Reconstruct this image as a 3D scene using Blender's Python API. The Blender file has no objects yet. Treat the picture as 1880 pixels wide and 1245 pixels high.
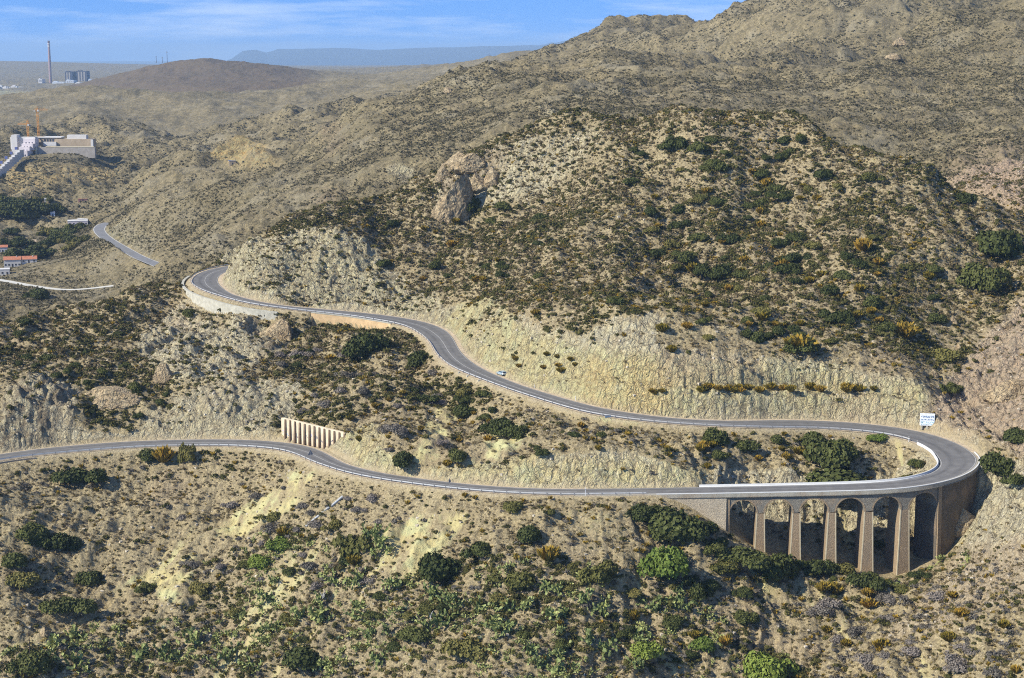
import bpy, math, random
import numpy as np
from mathutils import Vector, Matrix
random.seed(7); RNG = np.random.default_rng(11)
SC = bpy.context.scene
COL = SC.collection

# ------------------------------------------------------------------ camera
PW, PH, FPX, CZ = 1880, 1245, 3000.0, 190.0
PITCH = math.atan((622.5 - 95) / FPX)
SP, CP = math.sin(PITCH), math.cos(PITCH)
cam_d = bpy.data.cameras.new('camera'); cam = bpy.data.objects.new('camera', cam_d); COL.objects.link(cam)
cam_d.sensor_width = 36.0; cam_d.lens = 36.0 * FPX / PW
cam.location = (0, 0, CZ); cam.rotation_euler = (math.pi / 2 - PITCH, 0, 0)
cam_d.clip_start = 1.0; cam_d.clip_end = 200000.0
SC.camera = cam

# ------------------------------------------------------------------ light
SUN_DIR = Vector((0.84, 0.40, -0.68)).normalized()          # direction the light travels
elev = math.asin(-SUN_DIR.z)
azim = math.atan2(-SUN_DIR.x, -SUN_DIR.y)                    # compass angle of the sun from +Y, clockwise
sd = bpy.data.lights.new('sun', 'SUN'); sd.energy = 5.0; sd.angle = math.radians(0.5); sd.color = (1.0, 0.94, 0.81)
so = bpy.data.objects.new('sun', sd); COL.objects.link(so)
so.rotation_euler = SUN_DIR.to_track_quat('-Z', 'Y').to_euler()
so.location = (-200, 200, 400)
world = bpy.data.worlds.new('World'); SC.world = world; world.use_nodes = True
wn = world.node_tree; wn.nodes.clear()
def wnode(t, **k):
    n = wn.nodes.new(t)
    for a, b in k.items(): setattr(n, a, b)
    return n
w_out = wnode('ShaderNodeOutputWorld'); w_bg = wnode('ShaderNodeBackground'); w_bg.inputs['Strength'].default_value = 0.065
w_sky = wnode('ShaderNodeTexSky', sky_type='NISHITA', sun_disc=False)
w_sky.sun_elevation = elev; w_sky.sun_rotation = azim; w_sky.altitude = 200; w_sky.air_density = 1.0
w_sky.dust_density = 0.15; w_sky.ozone_density = 3.0
w_tc = wnode('ShaderNodeTexCoord')
w_map = wnode('ShaderNodeVectorMath', operation='ADD'); w_map.inputs[1].default_value = (0, 0, 0.16)
wn.links.new(w_tc.outputs['Generated'], w_map.inputs[0]); wn.links.new(w_map.outputs[0], w_sky.inputs['Vector'])
# thin high cloud
w_sep = wnode('ShaderNodeMapping'); w_sep.inputs['Scale'].default_value = (6, 6, 55); w_sep.inputs['Rotation'].default_value = (0, 0.06, 0)
w_noi = wnode('ShaderNodeTexNoise'); w_noi.inputs['Scale'].default_value = 1.4; w_noi.inputs['Detail'].default_value = 7; w_noi.inputs['Roughness'].default_value = 0.62
w_rmp = wnode('ShaderNodeMapRange'); w_rmp.inputs['From Min'].default_value = 0.47; w_rmp.inputs['From Max'].default_value = 0.75; w_rmp.inputs['To Max'].default_value = 0.7
w_mix = wnode('ShaderNodeMixRGB'); w_mix.inputs['Color2'].default_value = (8.5, 10, 12.5, 1)
w_tint = wnode('ShaderNodeMixRGB', blend_type='MULTIPLY'); w_tint.inputs['Fac'].default_value = 1; w_tint.inputs['Color2'].default_value = (0.86, 1.36, 2.1, 1)
wn.links.new(w_tc.outputs['Generated'], w_sep.inputs['Vector']); wn.links.new(w_sep.outputs[0], w_noi.inputs['Vector'])
wn.links.new(w_noi.outputs['Fac'], w_rmp.inputs['Value']); wn.links.new(w_rmp.outputs[0], w_mix.inputs['Fac'])
wn.links.new(w_sky.outputs[0], w_tint.inputs['Color1']); wn.links.new(w_tint.outputs[0], w_mix.inputs['Color1'])
wn.links.new(w_mix.outputs[0], w_bg.inputs['Color']); wn.links.new(w_bg.outputs[0], w_out.inputs['Surface'])
SC.view_settings.view_transform = 'Standard'; SC.view_settings.look = 'None'
SC.view_settings.exposure = 0.5; SC.view_settings.gamma = 1.0
SC.cycles.use_denoising = False; SC.cycles.filter_width = 1.1; SC.cycles.max_bounces = 5; SC.cycles.diffuse_bounces = 2; SC.cycles.volume_bounces = 0
SC.cycles.transparent_max_bounces = 6

# ------------------------------------------------------------------ view helpers (photograph pixel + distance -> place)
def su(px, py):
    b = (622.5 - py) / FPX; y = CP + b * SP
    return (SP - b * CP) / y, ((px - 940) / FPX) / y      # slope below eye level, u = X/Y
def P(px, py, D):
    s, u = su(px, py); return np.array((u * D, D, CZ - s * D))
def PZ(px, py, z):
    s, u = su(px, py); D = (CZ - z) / s
    return np.array((u * D, D, z))

# ------------------------------------------------------------------ mesh helpers
def mesh_np(name, V, Fq, smooth=True):
    """V (n,3); Fq (m,k) index array -> mesh"""
    me = bpy.data.meshes.new(name)
    V = np.ascontiguousarray(V, dtype=np.float32); Fq = np.ascontiguousarray(Fq, dtype=np.int32)
    m, k = Fq.shape
    me.vertices.add(len(V)); me.vertices.foreach_set('co', V.ravel())
    me.loops.add(m * k); me.loops.foreach_set('vertex_index', Fq.ravel())
    me.polygons.add(m)
    me.polygons.foreach_set('loop_start', np.arange(0, m * k, k, dtype=np.int32))
    me.polygons.foreach_set('loop_total', np.full(m, k, dtype=np.int32))
    me.polygons.foreach_set('use_smooth', np.full(m, smooth, dtype=bool))
    me.update(calc_edges=True)
    return me
def attr_col(me, name, A):
    a = me.color_attributes.new(name, 'FLOAT_COLOR', 'POINT')
    a.data.foreach_set('color', np.ascontiguousarray(A, dtype=np.float32).ravel())
def link(name, me, mat=None, parent=None, loc=None, rot=None):
    o = bpy.data.objects.new(name, me); COL.objects.link(o)
    if mat is not None and me is not None and len(me.materials) == 0: me.materials.append(mat)
    if parent is not None: o.parent = parent
    if loc is not None: o.location = loc
    if rot is not None: o.rotation_euler = rot
    return o
def tag(o, label=None, cat=None, group=None, kind=None):
    if label: o['label'] = label
    if cat: o['category'] = cat
    if group: o['group'] = group
    if kind: o['kind'] = kind
    return o

# ------------------------------------------------------------------ noise
_perm = np.random.default_rng(3).permutation(4096).astype(np.int64)
_grad = np.stack([np.cos(np.arange(4096) * 2.399963), np.sin(np.arange(4096) * 2.399963)], 1)
def perlin(x, y):
    xi = np.floor(x).astype(np.int64); yi = np.floor(y).astype(np.int64)
    xf = x - xi; yf = y - yi
    u = xf * xf * xf * (xf * (xf * 6 - 15) + 10); v = yf * yf * yf * (yf * (yf * 6 - 15) + 10)
    def g(ix, iy, dx, dy):
        h = _perm[(_perm[ix & 4095] + iy) & 4095]
        return _grad[h, 0] * dx + _grad[h, 1] * dy
    a = g(xi, yi, xf, yf); b = g(xi + 1, yi, xf - 1, yf)
    c = g(xi, yi + 1, xf, yf - 1); d = g(xi + 1, yi + 1, xf - 1, yf - 1)
    return ((a + (b - a) * u) * (1 - v) + (c + (d - c) * u) * v) * 1.5
def fbm(x, y, lam, octv, gain=0.5, seed=0.0, ridged=False):
    t = np.zeros_like(x); amp = 1.0; f = 1.0 / lam
    for k in range(octv):
        n = perlin(x * f + 17.3 * k + seed, y * f - 9.1 * k + seed * 1.7)
        if ridged: n = 1 - 2 * np.abs(n) * 1.3
        t += n * amp; amp *= gain; f *= 2.03
    return t
def sstep(a, b, x):
    t = np.clip((x - a) / (b - a), 0, 1); return t * t * (3 - 2 * t)

# ------------------------------------------------------------------ the mountain road: both kerb lines (R outer, L inner), from the lower bend up
R_EDGE = [(-160,874,48),(-60,857,49),(0,843.5,50),(70,836,50.5),(149,829,51),(240,822,51.7),(335,819,52.4),(410,819,53),(470,822,53.6),(513,826,54),(547,836.4,54.3),(581,852.6,54.8),
 (623,865,55.2),(674,875.5,55.6),(730,884.5,56),(790,893.5,56.5),(865,901.5,57),(930,906,57.5),(997,908.5,58),(1080,908.5,58.6),(1200,906.5,59.4),(1320,904.8,60.1),
 (1431,903,60.8),(1540,901,61.4),(1634,898,62),(1706,890,62.7),(1761,873.6,63.3),(1792,859,63.9),(1800,845,64.3),(1795,833,64.8),(1778,819,65.4),(1742,801.5,66.2),
 (1688,785,67),(1634,776.5,67.6),(1547,770.5,68.2),(1450,769.5,68.8),(1320,773,69.6),(1250,769,70.1),(1195,764,70.6),(1096,749,71.5),(1030,731,72.2),(964,711,73),(911,690,73.9),
 (865,665,74.9),(842,642,75.8),(832,622,76.5),(815,604,77.3),(782,591,78),(733,582.5,78.8),(700,579,79.3),(666,574.5,79.8),(560,565,81.6),(480,557,83.2),(432,544,84.6),
 (407,528,85.8),(399,516,86.8),(408,501,88),(428,494,88.8),(470,489,89.5)]
L_EDGE = [(-160,862,48),(-60,846,49),(0,834,50),(70,824,50.5),(149,816.5,51),(240,810,51.7),(335,807,52.4),(410,806,53),(470,807.4,53.6),(521,811.7,54),(564,817,54.3),(598,830.4,54.8),
 (623,845.7,55.2),(657,859.4,55.6),(708,871.3,56),(790,881.5,56.5),(865,889.5,57),(930,894.5,57.5),(997,897.5,58),(1080,898.2,58.6),(1200,896.5,59.4),(1320,894.8,60.1),
 (1460,891.5,60.8),(1540,889.5,61.4),(1634,885.5,62),(1699,875.5,62.7),(1731,863.5,63.3),(1738,855.5,63.9),(1732,844.7,64.5),(1712,829,65.2),(1670,811.5,66.2),
 (1598,799,67),(1525,790.5,67.8),(1471,787.5,68.3),(1400,786,69),(1320,783,69.6),(1250,779,70.1),(1195,775,70.6),(1096,762,71.5),(1063,754,71.9),(997,734.5,72.6),(931,713,73.4),(865,688.5,74.3),
 (832,675,75),(805,651.7,75.9),(792,628.6,76.6),(772,612,77.4),(740,597.5,78.3),(700,589,79.1),(640,579.5,80.1),(560,571.5,81.5),(500,564,82.7),(426,549,84.4),
 (372,533,86.2),(351,518,87),(354,507.6,87.7),(378,496.5,88.3),(415,488.5,89),(455,483,89.5)]
def cr(pts, step):
    pts = np.array(pts, float); out = []
    Q = np.vstack([2 * pts[0] - pts[1], pts, 2 * pts[-1] - pts[-2]])
    for i in range(1, len(Q) - 2):
        p0, p1, p2, p3 = Q[i - 1], Q[i], Q[i + 1], Q[i + 2]
        n = max(2, int(np.linalg.norm(p2 - p1) / step * 2)); t = np.linspace(0, 1, n, endpoint=False)[:, None]
        out.append(0.5 * ((2 * p1) + (p2 - p0) * t + (2 * p0 - 5 * p1 + 4 * p2 - p3) * t * t + (3 * p1 - p0 - 3 * p2 + p3) * t ** 3))
    out.append(pts[-1:]); C = np.vstack(out)
    d = np.r_[0, np.cumsum(np.linalg.norm(np.diff(C[:, :2], axis=0), axis=1))]
    s = np.arange(0, d[-1], step)
    return np.stack([np.interp(s, d, C[:, k]) for k in range(C.shape[1])], 1)
def gsm(A, sg):
    r = int(sg * 3); k = np.exp(-0.5 * (np.arange(-r, r + 1) / sg) ** 2); k /= k.sum()
    B = np.empty_like(A)
    for j in range(A.shape[1]):
        # reflect about the end value so ends stay put
        a = A[:, j]; p = np.r_[2 * a[0] - a[r:0:-1], a, 2 * a[-1] - a[-2:-r - 2:-1]]
        B[:, j] = np.convolve(p, k, 'valid')
    return B
Rw = cr([PZ(*q) for q in R_EDGE], 1.0); Lw = cr([PZ(*q) for q in L_EDGE], 1.0)
Rw = gsm(Rw, 3.0); Lw = gsm(Lw, 3.0)
mid = []
last = 0
for k in range(0, len(Lw)):
    # closest outer point, searched forwards only
    seg = Rw[max(0, last - 2):last + 45, :2]; j = np.argmin(np.linalg.norm(seg - Lw[k, :2], axis=1)) + max(0, last - 2)
    last = max(last, j)
    w = np.linalg.norm(Rw[j, :2] - Lw[k, :2]); mid.append(((Rw[j, 0] + Lw[k, 0]) / 2, (Rw[j, 1] + Lw[k, 1]) / 2, (Rw[j, 2] + Lw[k, 2]) / 2, w / 2))
# and the other way round, so the outside of the bend is sampled as well
RC = cr(np.array(mid)[::4], 1.5)
RC = gsm(RC, 4.0)
RC = cr(RC, 1.5)
RC[:, 3] = np.clip(gsm(RC[:, 3:4], 6)[:, 0], 3.5, 6.0)
N_R = len(RC)
def tangents(C):
    T = np.gradient(C[:, :2], axis=0); T /= np.linalg.norm(T, axis=1)[:, None] + 1e-9
    return T
RT = tangents(RC); RN = np.stack([RT[:, 1], -RT[:, 0]], 1)      # RN points to the outer (R) side
RPX = 940 + FPX * RC[:, 0] / (RC[:, 1] * CP - (RC[:, 2] - CZ) * SP)   # photo column of every station
I_HAIR = int(np.argmax(RPX))
def st_lower(px): return int(np.argmin(np.abs(RPX[:I_HAIR] - px)))
def st_upper(px): return I_HAIR + int(np.argmin(np.abs(RPX[I_HAIR:] - px)))
I_V0, I_V1 = st_lower(1075), I_HAIR                                # walled stretch: abutment + viaduct + wing

# ------------------------------------------------------------------ the land: guide points (photo column, row, distance) on visible ground
G = [
 # slope below the lower road
 (-250,1000,520),(-250,1245,470),(0,900,533),(0,1000,508),(0,1120,480),(0,1245,455),(150,900,545),(150,1080,500),(300,880,552),(300,1000,515),(300,1120,484),(300,1245,455),
 (500,880,540),(500,1000,503),(500,1120,472),(500,1245,445),(700,930,494),(700,1000,475),(700,1120,450),(700,1245,428),
 (850,960,477),(1000,960,461),(1000,1050,443),(1000,1150,427),(1000,1245,410),(1180,960,464),(1300,985,463),(1300,1100,442),(1300,1245,418),
 (1390,1016,466),(1460,1040,465),(1525,1052,464),(1590,1066,463),(1655,1074,462),(1715,1044,466),(1760,1020,470),
 (1450,1120,444),(1450,1245,419),(1560,1150,438),(1500,1225,423),(1640,1075,456),(1610,1110,448),
 (1600,1245,402),(1750,1245,388),(1880,1245,376),(2060,1245,364),(1880,1100,405),(2060,1100,392),(1750,1110,432),(1775,1010,461),(1700,1130,430),(1880,980,434),(2060,980,420),
 (1815,930,470),(1845,880,484),(1880,840,478),(2060,840,460),(1880,770,512),(1840,800,508),(2060,700,500),
 # inside the hairpin and the ground under the arches
 (1380,950,489),(1480,938,492),(1560,942,493),(1640,940,495),(1700,940,497),(1380,1000,476),(1480,1030,473),(1560,1045,472),(1640,1052,472),(1700,1030,475),(1740,960,490),
 (1330,870,492),(1450,870,499),(1560,870,500),(1650,870,501),(1700,865,500),(1450,825,513),(1600,835,513),(1680,845,508),
 # between the two roads
 (1300,850,489),(1300,810,508),(1200,850,484),(1200,810,506),(1100,848,484),(1100,800,508),(1000,850,487),(1000,800,513),(1000,760,537),
 (900,852,499),(900,780,540),(900,730,568),(800,845,510),(800,780,545),(800,710,588),(820,690,602),(720,800,526),(700,790,529),(700,700,585),(700,640,630),(700,610,662),
 (560,765,575),(600,740,575),(550,680,622),(550,620,664),(560,590,690),(400,705,594),(400,630,650),(400,575,704),(300,735,592),(300,640,650),(300,560,705),
 (200,750,587),(200,650,640),(200,600,676),(60,760,571),(60,700,592),(150,700,600),(50,650,630),(-120,760,571),(-120,700,592),
 # left shoulder crest
 (330,522,748),(300,528,738),(255,543,722),(200,566,704),(150,590,688),(80,605,674),(0,624,664),(-120,640,655),(-260,650,650),
 # cliffs and face of the main hill
 (430,462,762),(470,440,746),(560,430,746),(470,500,718),(560,500,715),(640,420,744),(640,500,718),(700,490,722),(720,440,748),(800,545,698),(800,450,745),(890,560,642),
 (880,500,690),(950,585,597),(1010,618,576),(1090,636,553),(1180,640,546),(1280,648,546),(1400,655,549),(1500,668,549),(1600,690,544),(1680,705,538),(1700,740,532),
 (900,400,765),(1000,520,645),(1000,350,762),(1200,550,612),(1200,400,692),(1200,300,735),(1400,550,606),(1400,400,685),(1400,300,724),(1600,600,580),(1600,500,622),(1600,400,666),(1740,640,580),(1750,550,618),(1750,450,652),
 (1240,560,606),(840,380,775),
 # main hill skyline
 (425,456,776),(500,416,772),(560,398,776),(620,380,782),(720,356,802),(800,330,802),(840,305,803),(900,276,803),(960,247,803),(1040,219,800),(1100,228,790),(1180,223,776),
 (1250,211,765),(1330,204,758),(1400,209,752),(1470,226,746),(1540,256,738),(1620,286,728),(1700,311,716),(1760,346,702),(1810,386,686),(1850,425,672),
 # right spur
 (1760,742,543),(1800,690,560),(1880,700,545),(1840,600,592),(1880,550,606),(1880,620,574),(2060,560,580),(2060,450,640),(1870,500,640),(1880,470,656),
 (1885,398,745),(1830,402,730),(1990,400,740),(2060,380,800),(1880,370,790),(1880,300,900),(1800,340,830),(1880,230,1000),(1880,150,1150),(2060,150,1150),(2060,300,880),(2060,0,1450),
 # right mountain side
 (1700,285,950),(1700,200,1100),(1700,120,1260),(1800,270,930),(1800,150,1180),(1600,255,1000),(1600,190,1120),(1600,140,1230),(1520,240,1010),
 (1880,22,1460),(1810,38,1440),(1750,50,1420),(1660,60,1400),(1615,95,1360),(1560,128,1320),(1480,165,1260),(1400,185,1200),
 (1880,-60,2000),(1700,-110,2050),(1500,-55,2050),(1400,2,2080),(1340,28,2080),(1290,48,2060),(1500,50,1850),(1400,90,1700),(1620,40,1800),(1700,-20,1850),(1500,110,1580),
 (1260,40,2350),(1190,32,2400),(1130,44,2400),(1060,78,2380),(1010,100,2350),(1180,60,2200),
 # middle ridge
 (1240,104,1520),(1210,88,1500),(1170,88,1500),(1100,97,1500),(1060,86,1490),(1010,110,1480),(960,126,1500),(900,145,1520),(830,161,1530),(760,176,1500),(700,188,1470),(650,200,1440),
 (1300,170,1180),(1300,130,1320),(1180,140,1300),(1180,190,1120),(1080,170,1200),(1060,205,1080),(1000,200,1110),(950,180,1250),(900,230,1120),(850,200,1290),(800,270,1080),(750,230,1250),
 (700,300,1080),(640,260,1250),(600,320,1120),(560,300,1230),(520,360,1080),(500,310,1230),(450,400,1050),(420,340,1270),(400,430,1030),(340,400,1190),(330,460,1020),(280,440,1180),(250,385,1330),(300,350,1420),(240,420,1235),
 # yellow quarry and the ridge behind
 (440,292,1560),(400,292,1600),(500,282,1560),(450,252,1700),(385,282,1680),(520,268,1640),(560,262,1660),(600,240,1750),(350,310,1530),(380,262,2050),(450,236,2050),(520,212,2080),(580,206,2080),(640,200,2080),(560,235,1850),
 # left valley
 (-150,600,900),(0,590,930),(80,560,990),(150,578,960),(0,520,1150),(100,531,1120),(200,522,1130),(280,510,1060),(200,545,1040),(30,490,1240),(0,440,1350),(60,505,1190),(130,470,1250),(180,440,1290),(185,425,1340),(150,445,1340),(100,470,1300),
 (120,425,1430),(60,400,1480),(0,400,1480),(-150,440,1350),(130,385,1530),(220,380,1480),(0,360,1620),(80,350,1680),(200,355,1620),(280,320,1620),(0,330,1760),(100,325,1790),(200,315,1800),
 (60,290,1930),(150,284,1930),(230,300,1820),(20,300,1900),(0,320,1840),(-150,330,1800),(100,272,2010),(180,276,1980),(0,262,2150),(-150,262,2150),
 (140,224,2420),(90,232,2380),(200,224,2420),(260,242,2320),(310,268,2180),(360,286,2000),(40,240,2350),
 # middle distance
 (0,189,3200),(35,186,3200),(66,173,3300),(110,166,3300),(180,161,3400),(250,163,3400),(-150,192,3250),(0,215,2850),(100,205,2950),(160,220,2800),(240,190,3050),(292,166,3150),(230,214,2900),(370,225,2850),(340,195,3000),(400,246,2600),(300,240,2750),
 (480,205,2900),(430,185,3100),(480,175,3400),(560,160,3700),(620,148,4300),(560,190,3000),(660,170,3000),(740,163,2700),(700,150,3700),(800,147,3000),(860,138,3300),(920,128,3300),(980,106,4200),
 # purple hill
 (360,108,5200),(325,111,5200),(290,120,5200),(240,138,5100),(205,152,5000),(400,111,5200),(430,119,5150),(470,122,5100),(510,126,5100),(545,140,5000),(300,155,4500),(400,158,4300),(480,150,4500),(240,158,4700),
 (600,140,6500),(700,137,6500),(800,133,6500),(600,128,9000),(720,125,9500),(850,121,9000),(940,116,8000),
 # far coast
 (-150,158,8000),(0,158,8000),(60,153,8300),(100,150,8500),(150,150,8500),(200,150,8500),(60,163,7600),(110,160,7700),(-40,167,7500),(0,140,10500),(120,140,10500),(220,135,11000),
 (-150,112,15000),(0,112,15000),(100,114,15000),(200,119,15500),(300,120,18000),(420,120,20000),(600,120,22000),(800,119,22000),(1000,118,20000),(1300,118,20000),(2000,118,20000),(-250,118,20000),
]
# hidden ground: (column, distance, height)
HID = [
 (-150,800,45),(0,790,45),(100,800,45),(200,810,47),(280,840,52),(340,870,55),(-150,840,30),(0,850,30),(120,860,32),
 (430,850,72),(520,870,72),(620,900,78),(720,890,90),(820,900,98),(900,890,112),(1000,890,122),(1100,880,122),(1200,870,122),(1300,860,122),(1400,850,118),(1500,840,113),(1600,830,108),(1700,810,104),(1770,780,102),
 (1000,980,118),(1300,970,120),(1600,900,112),(800,1000,100),(600,1000,80),(450,960,62),(380,920,56),
 (1880,1650,150),(1700,1560,150),(1560,1450,150),(1480,1400,150),(2060,1700,150),(1620,1650,160),
 (1290,2250,170),(1290,1750,130),(1190,1900,130),(1100,1900,110),(1000,1900,90),(1400,2500,150),(1700,2500,150),(2000,2500,150),(1190,2900,100),(1000,2900,80),
 (1240,1640,120),(1060,1640,110),(900,1750,90),(760,1750,85),(700,1650,90),(640,1600,85),
 (1060,3500,70),(1400,3500,70),(2000,3500,70),(900,4000,90),(980,5500,60),
 (480,1380,75),(560,1420,85),(400,1450,70),(230,1700,40),
 (640,2400,70),(520,2400,60),(450,2400,60),(360,2350,50),
 (140,2600,55),(0,2550,50),(260,2600,45),(-150,2600,50),(400,1850,80),(450,1850,82),
 (0,3700,40),(100,3700,40),(250,3700,50),(0,4500,10),(150,4500,15),(-150,4500,5),(0,6000,-12),(60,6200,-12),(-150,6500,-12),(120,6300,-6),(200,6500,10),(0,7000,-10),(-100,7100,-12),(60,7050,-6),
 (360,6500,40),(240,6500,30),(500,6500,40),(1000,6500,50),(1400,6500,50),(2000,6500,50),
]
MTN = [(396,121,36000),(425,108,36500),(445,94,37000),(470,92,37000),(488,97,37000),(497,95,37000),(510,90,37000),(560,88,37000),(640,89,37000),(700,90,37000),(780,88,37000),(850,86,37000),(920,84,37000),(990,84,37000),(1015,78,37500),(1045,72,38000),(1100,74,38000),(1300,80,38000),(1700,85,38000)]
def guide():
    U, V, S = [], [], []
    for a, b, D in G:
        s, u = su(a, b); U.append(u); V.append(math.log(D)); S.append(s)
    for a, D, z in HID:
        _, u = su(a, 600); U.append(u); V.append(math.log(D)); S.append((CZ - z) / D)
    for i in list(range(0, I_V0, 12)) + list(range(I_V1 + 4, N_R, 12)):
        x, y, z, w = RC[i]; U.append(x / y); V.append(math.log(y)); S.append((CZ - z) / y)
    return np.array(U), np.array(V), np.array(S)
gU, gV, gS = guide()
# drop near-coincident guides
keep = []
for i in range(len(gU)):
    if all((gU[i] - gU[j]) ** 2 + (gV[i] - gV[j]) ** 2 > 1.6e-4 for j in keep): keep.append(i)
gU, gV, gS = gU[keep], gV[keep], gS[keep]
def kern(r2): return 0.5 * r2 * np.log(r2 + 1e-12)
n = len(gU)
K = kern((gU[:, None] - gU[None]) ** 2 + (gV[:, None] - gV[None]) ** 2) - 0.00003 * 0 * np.eye(n) + 2e-5 * np.eye(n)
Pm = np.stack([np.ones(n), gU, gV], 1)
A = np.block([[K, Pm], [Pm.T, np.zeros((3, 3))]])
co = np.linalg.solve(A, np.r_[gS, 0, 0, 0])
def tps(u, v):
    out = np.empty(u.size); u = u.ravel(); v = v.ravel()
    for a in range(0, u.size, 20000):
        uu = u[a:a + 20000, None]; vv = v[a:a + 20000, None]
        out[a:a + 20000] = kern((uu - gU) ** 2 + (vv - gV) ** 2) @ co[:n] + co[n] + co[n + 1] * uu[:, 0] + co[n + 2] * vv[:, 0]
    return out
# grid: even in bearing, rows getting longer with distance (like any level-of-detail terrain)
QUICK = globals().get('QUICK', False)
NU = 1250 if not QUICK else 500
UU = np.linspace(-0.44, 0.46, NU)
def rows():
    v = [math.log(330.0)]
    while v[-1] < math.log(60000):
        D = math.exp(v[-1])
        r = 0.0013 if D < 850 else (0.002 if D < 1400 else (0.0035 if D < 6000 else 0.010))
        if QUICK: r *= 2.4
        v.append(v[-1] + r)
    return np.array(v)
VV = rows(); NV = len(VV)
cu = np.linspace(-0.44, 0.46, 150); cv = np.linspace(VV[0], VV[-1] , 620)
Sc = tps(*np.meshgrid(cu, cv)).reshape(len(cv), len(cu))
def bic(u, v):        # Catmull-Rom interpolation of the coarse solution
    fu = np.clip((u - cu[0]) / (cu[1] - cu[0]), 1, len(cu) - 3.001); fv = np.clip((v - cv[0]) / (cv[1] - cv[0]), 1, len(cv) - 3.001)
    iu = fu.astype(int); iv = fv.astype(int); tu = fu - iu; tv = fv - iv
    def w(t): return (0.5 * (-t + 2 * t * t - t ** 3), 0.5 * (2 - 5 * t * t + 3 * t ** 3), 0.5 * (t + 4 * t * t - 3 * t ** 3), 0.5 * (-t * t + t ** 3))
    wu, wv = w(tu), w(tv); out = 0
    for a in range(4):
        for b in range(4):
            out = out + Sc[iv + a - 1, iu + b - 1] * wv[a] * wu[b]
    return out
gu, gv = np.meshgrid(UU, VV)
Yg = np.exp(gv); Xg = gu * Yg
Z0 = CZ - bic(gu, gv) * Yg
# distant coastal mountains: a ridge on the plain, its skyline following MTN
mu = np.array([su(a, 90)[1] for a, b, D in MTN]); mz = np.array([CZ - su(a, b)[0] * D for a, b, D in MTN]); md = np.array([D for a, b, D in MTN], float)
plain = np.interp(Yg, [20000, 33000, 60000], [0, -150, -150])
flat = sstep(20000, 24000, Yg)
Z0 = Z0 * (1 - flat) + plain * flat
hz = np.interp(gu, mu, mz, left=-150, right=mz[-1]); hd = np.interp(gu, mu, md)
prof = np.where(Yg < hd, 1 - np.clip((hd - Yg) / 5000, 0, 1) ** 0.8, 1 - np.clip((Yg - hd) / 9000, 0, 1))
inr = sstep(mu[0] - 0.004, mu[0] + 0.004, gu)
Z0 = np.where(flat > 0.99, np.maximum(Z0, -150 + (hz + 150 + 25 * perlin(Xg / 900, Yg / 900)) * prof * inr), Z0)

# distance to the road, each leg apart
def road_fields(C, i0, i1, reach=62.0):
    best = np.full(Yg.shape, 1e9); bi = np.zeros(Yg.shape, dtype=np.int32)
    for i in range(i0, i1):
        x, y = C[i, 0], C[i, 1]
        ja = np.searchsorted(VV, math.log(max(y - reach, 331))); jb = np.searchsorted(VV, math.log(y + reach))
        ia = np.searchsorted(UU, (x - reach) / (y - (reach if x - reach < 0 else -reach) * 0.999)); ib = np.searchsorted(UU, (x + reach) / (y - reach * (1 if x + reach > 0 else -1)))
        if jb <= ja or ib <= ia: continue
        sl = (slice(ja, jb), slice(ia, ib))
        d = (Xg[sl] - x) ** 2 + (Yg[sl] - y) ** 2
        m = d < best[sl]; best[sl][m] = d[m]; bi[sl][m] = i
    mask = best < 1e8
    bi2 = bi[mask]; T = tangents(C)
    dx = Xg[mask] - C[bi2, 0]; dy = Yg[mask] - C[bi2, 1]
    t = dx * T[bi2, 0] + dy * T[bi2, 1]; L = dx * T[bi2, 1] - dy * T[bi2, 0]
    step = 1.5; zi = np.interp(bi2 + t / step, np.arange(len(C)), C[:, 2]); wi = np.interp(bi2 + t / step, np.arange(len(C)), C[:, 3])
    dist = np.sqrt(dx * dx + dy * dy)
    lat = np.where(np.abs(t) < 1.6, np.abs(L), dist)
    lat = np.where((bi2 == I_HAIR) & (t < -1.6) | (bi2 == I_HAIR - 1) & (t > 1.6), 500.0, lat) if i1 - i0 > 100 else lat
    return mask, bi2, lat, np.sign(L), zi, wi
# natural roughness
def rdg(lam, o, g, sd):
    r = fbm(Xg, Yg, lam, o, g, sd, True); return r - r.mean()
near = 1 - sstep(900, 1300, Yg)
midr = sstep(900, 1300, Yg) * (1 - sstep(9000, 15000, Yg))
def wrd(lam, sd):
    ax = Xg + lam * .35 * fbm(Xg, Yg, lam * 1.3, 2, .5, sd + 1); ay = Yg + lam * .35 * fbm(Xg, Yg, lam * 1.3, 2, .5, sd + 2)
    r = fbm(ax, ay * .7, lam, 4, .45, sd, True); return r - r.mean()
HOT = 1 - .85 * np.exp(-(((Xg + 580) / 90) ** 2 + ((Yg - 1950) / 150) ** 2) ** 2) * 1.0
HOT = HOT * (1 - .7 * np.exp(-(((Xg + 370) / 90) ** 2 + ((Yg - 1300) / 190) ** 2) ** 2))
rough = near * (1.5 * rdg(34, 3, .5, 1.0) + 1.35 * fbm(Xg, Yg, 13, 3, .55, 5.0)) \
      + midr * HOT * (7.5 * rdg(210, 4, .55, 2.0) * (1 - .75 * sstep(2200, 2900, Yg)) * sstep(1000, 1700, Yg) * 1.5 + 5.0 * rdg(90, 4, .55, 3.0) * (1 - .7 * sstep(2000, 2700, Yg)) + 1.7 * fbm(Xg, Yg, 30, 4, .6, 4.0)
        + 11 * wrd(480, 14.0) * sstep(2100, 2900, Yg) * (1 - .55 * sstep(3900, 4600, Yg)) + 8 * wrd(330, 15.0) * sstep(1000, 1500, Yg) * (1 - sstep(2400, 3000, Yg)))
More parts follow.
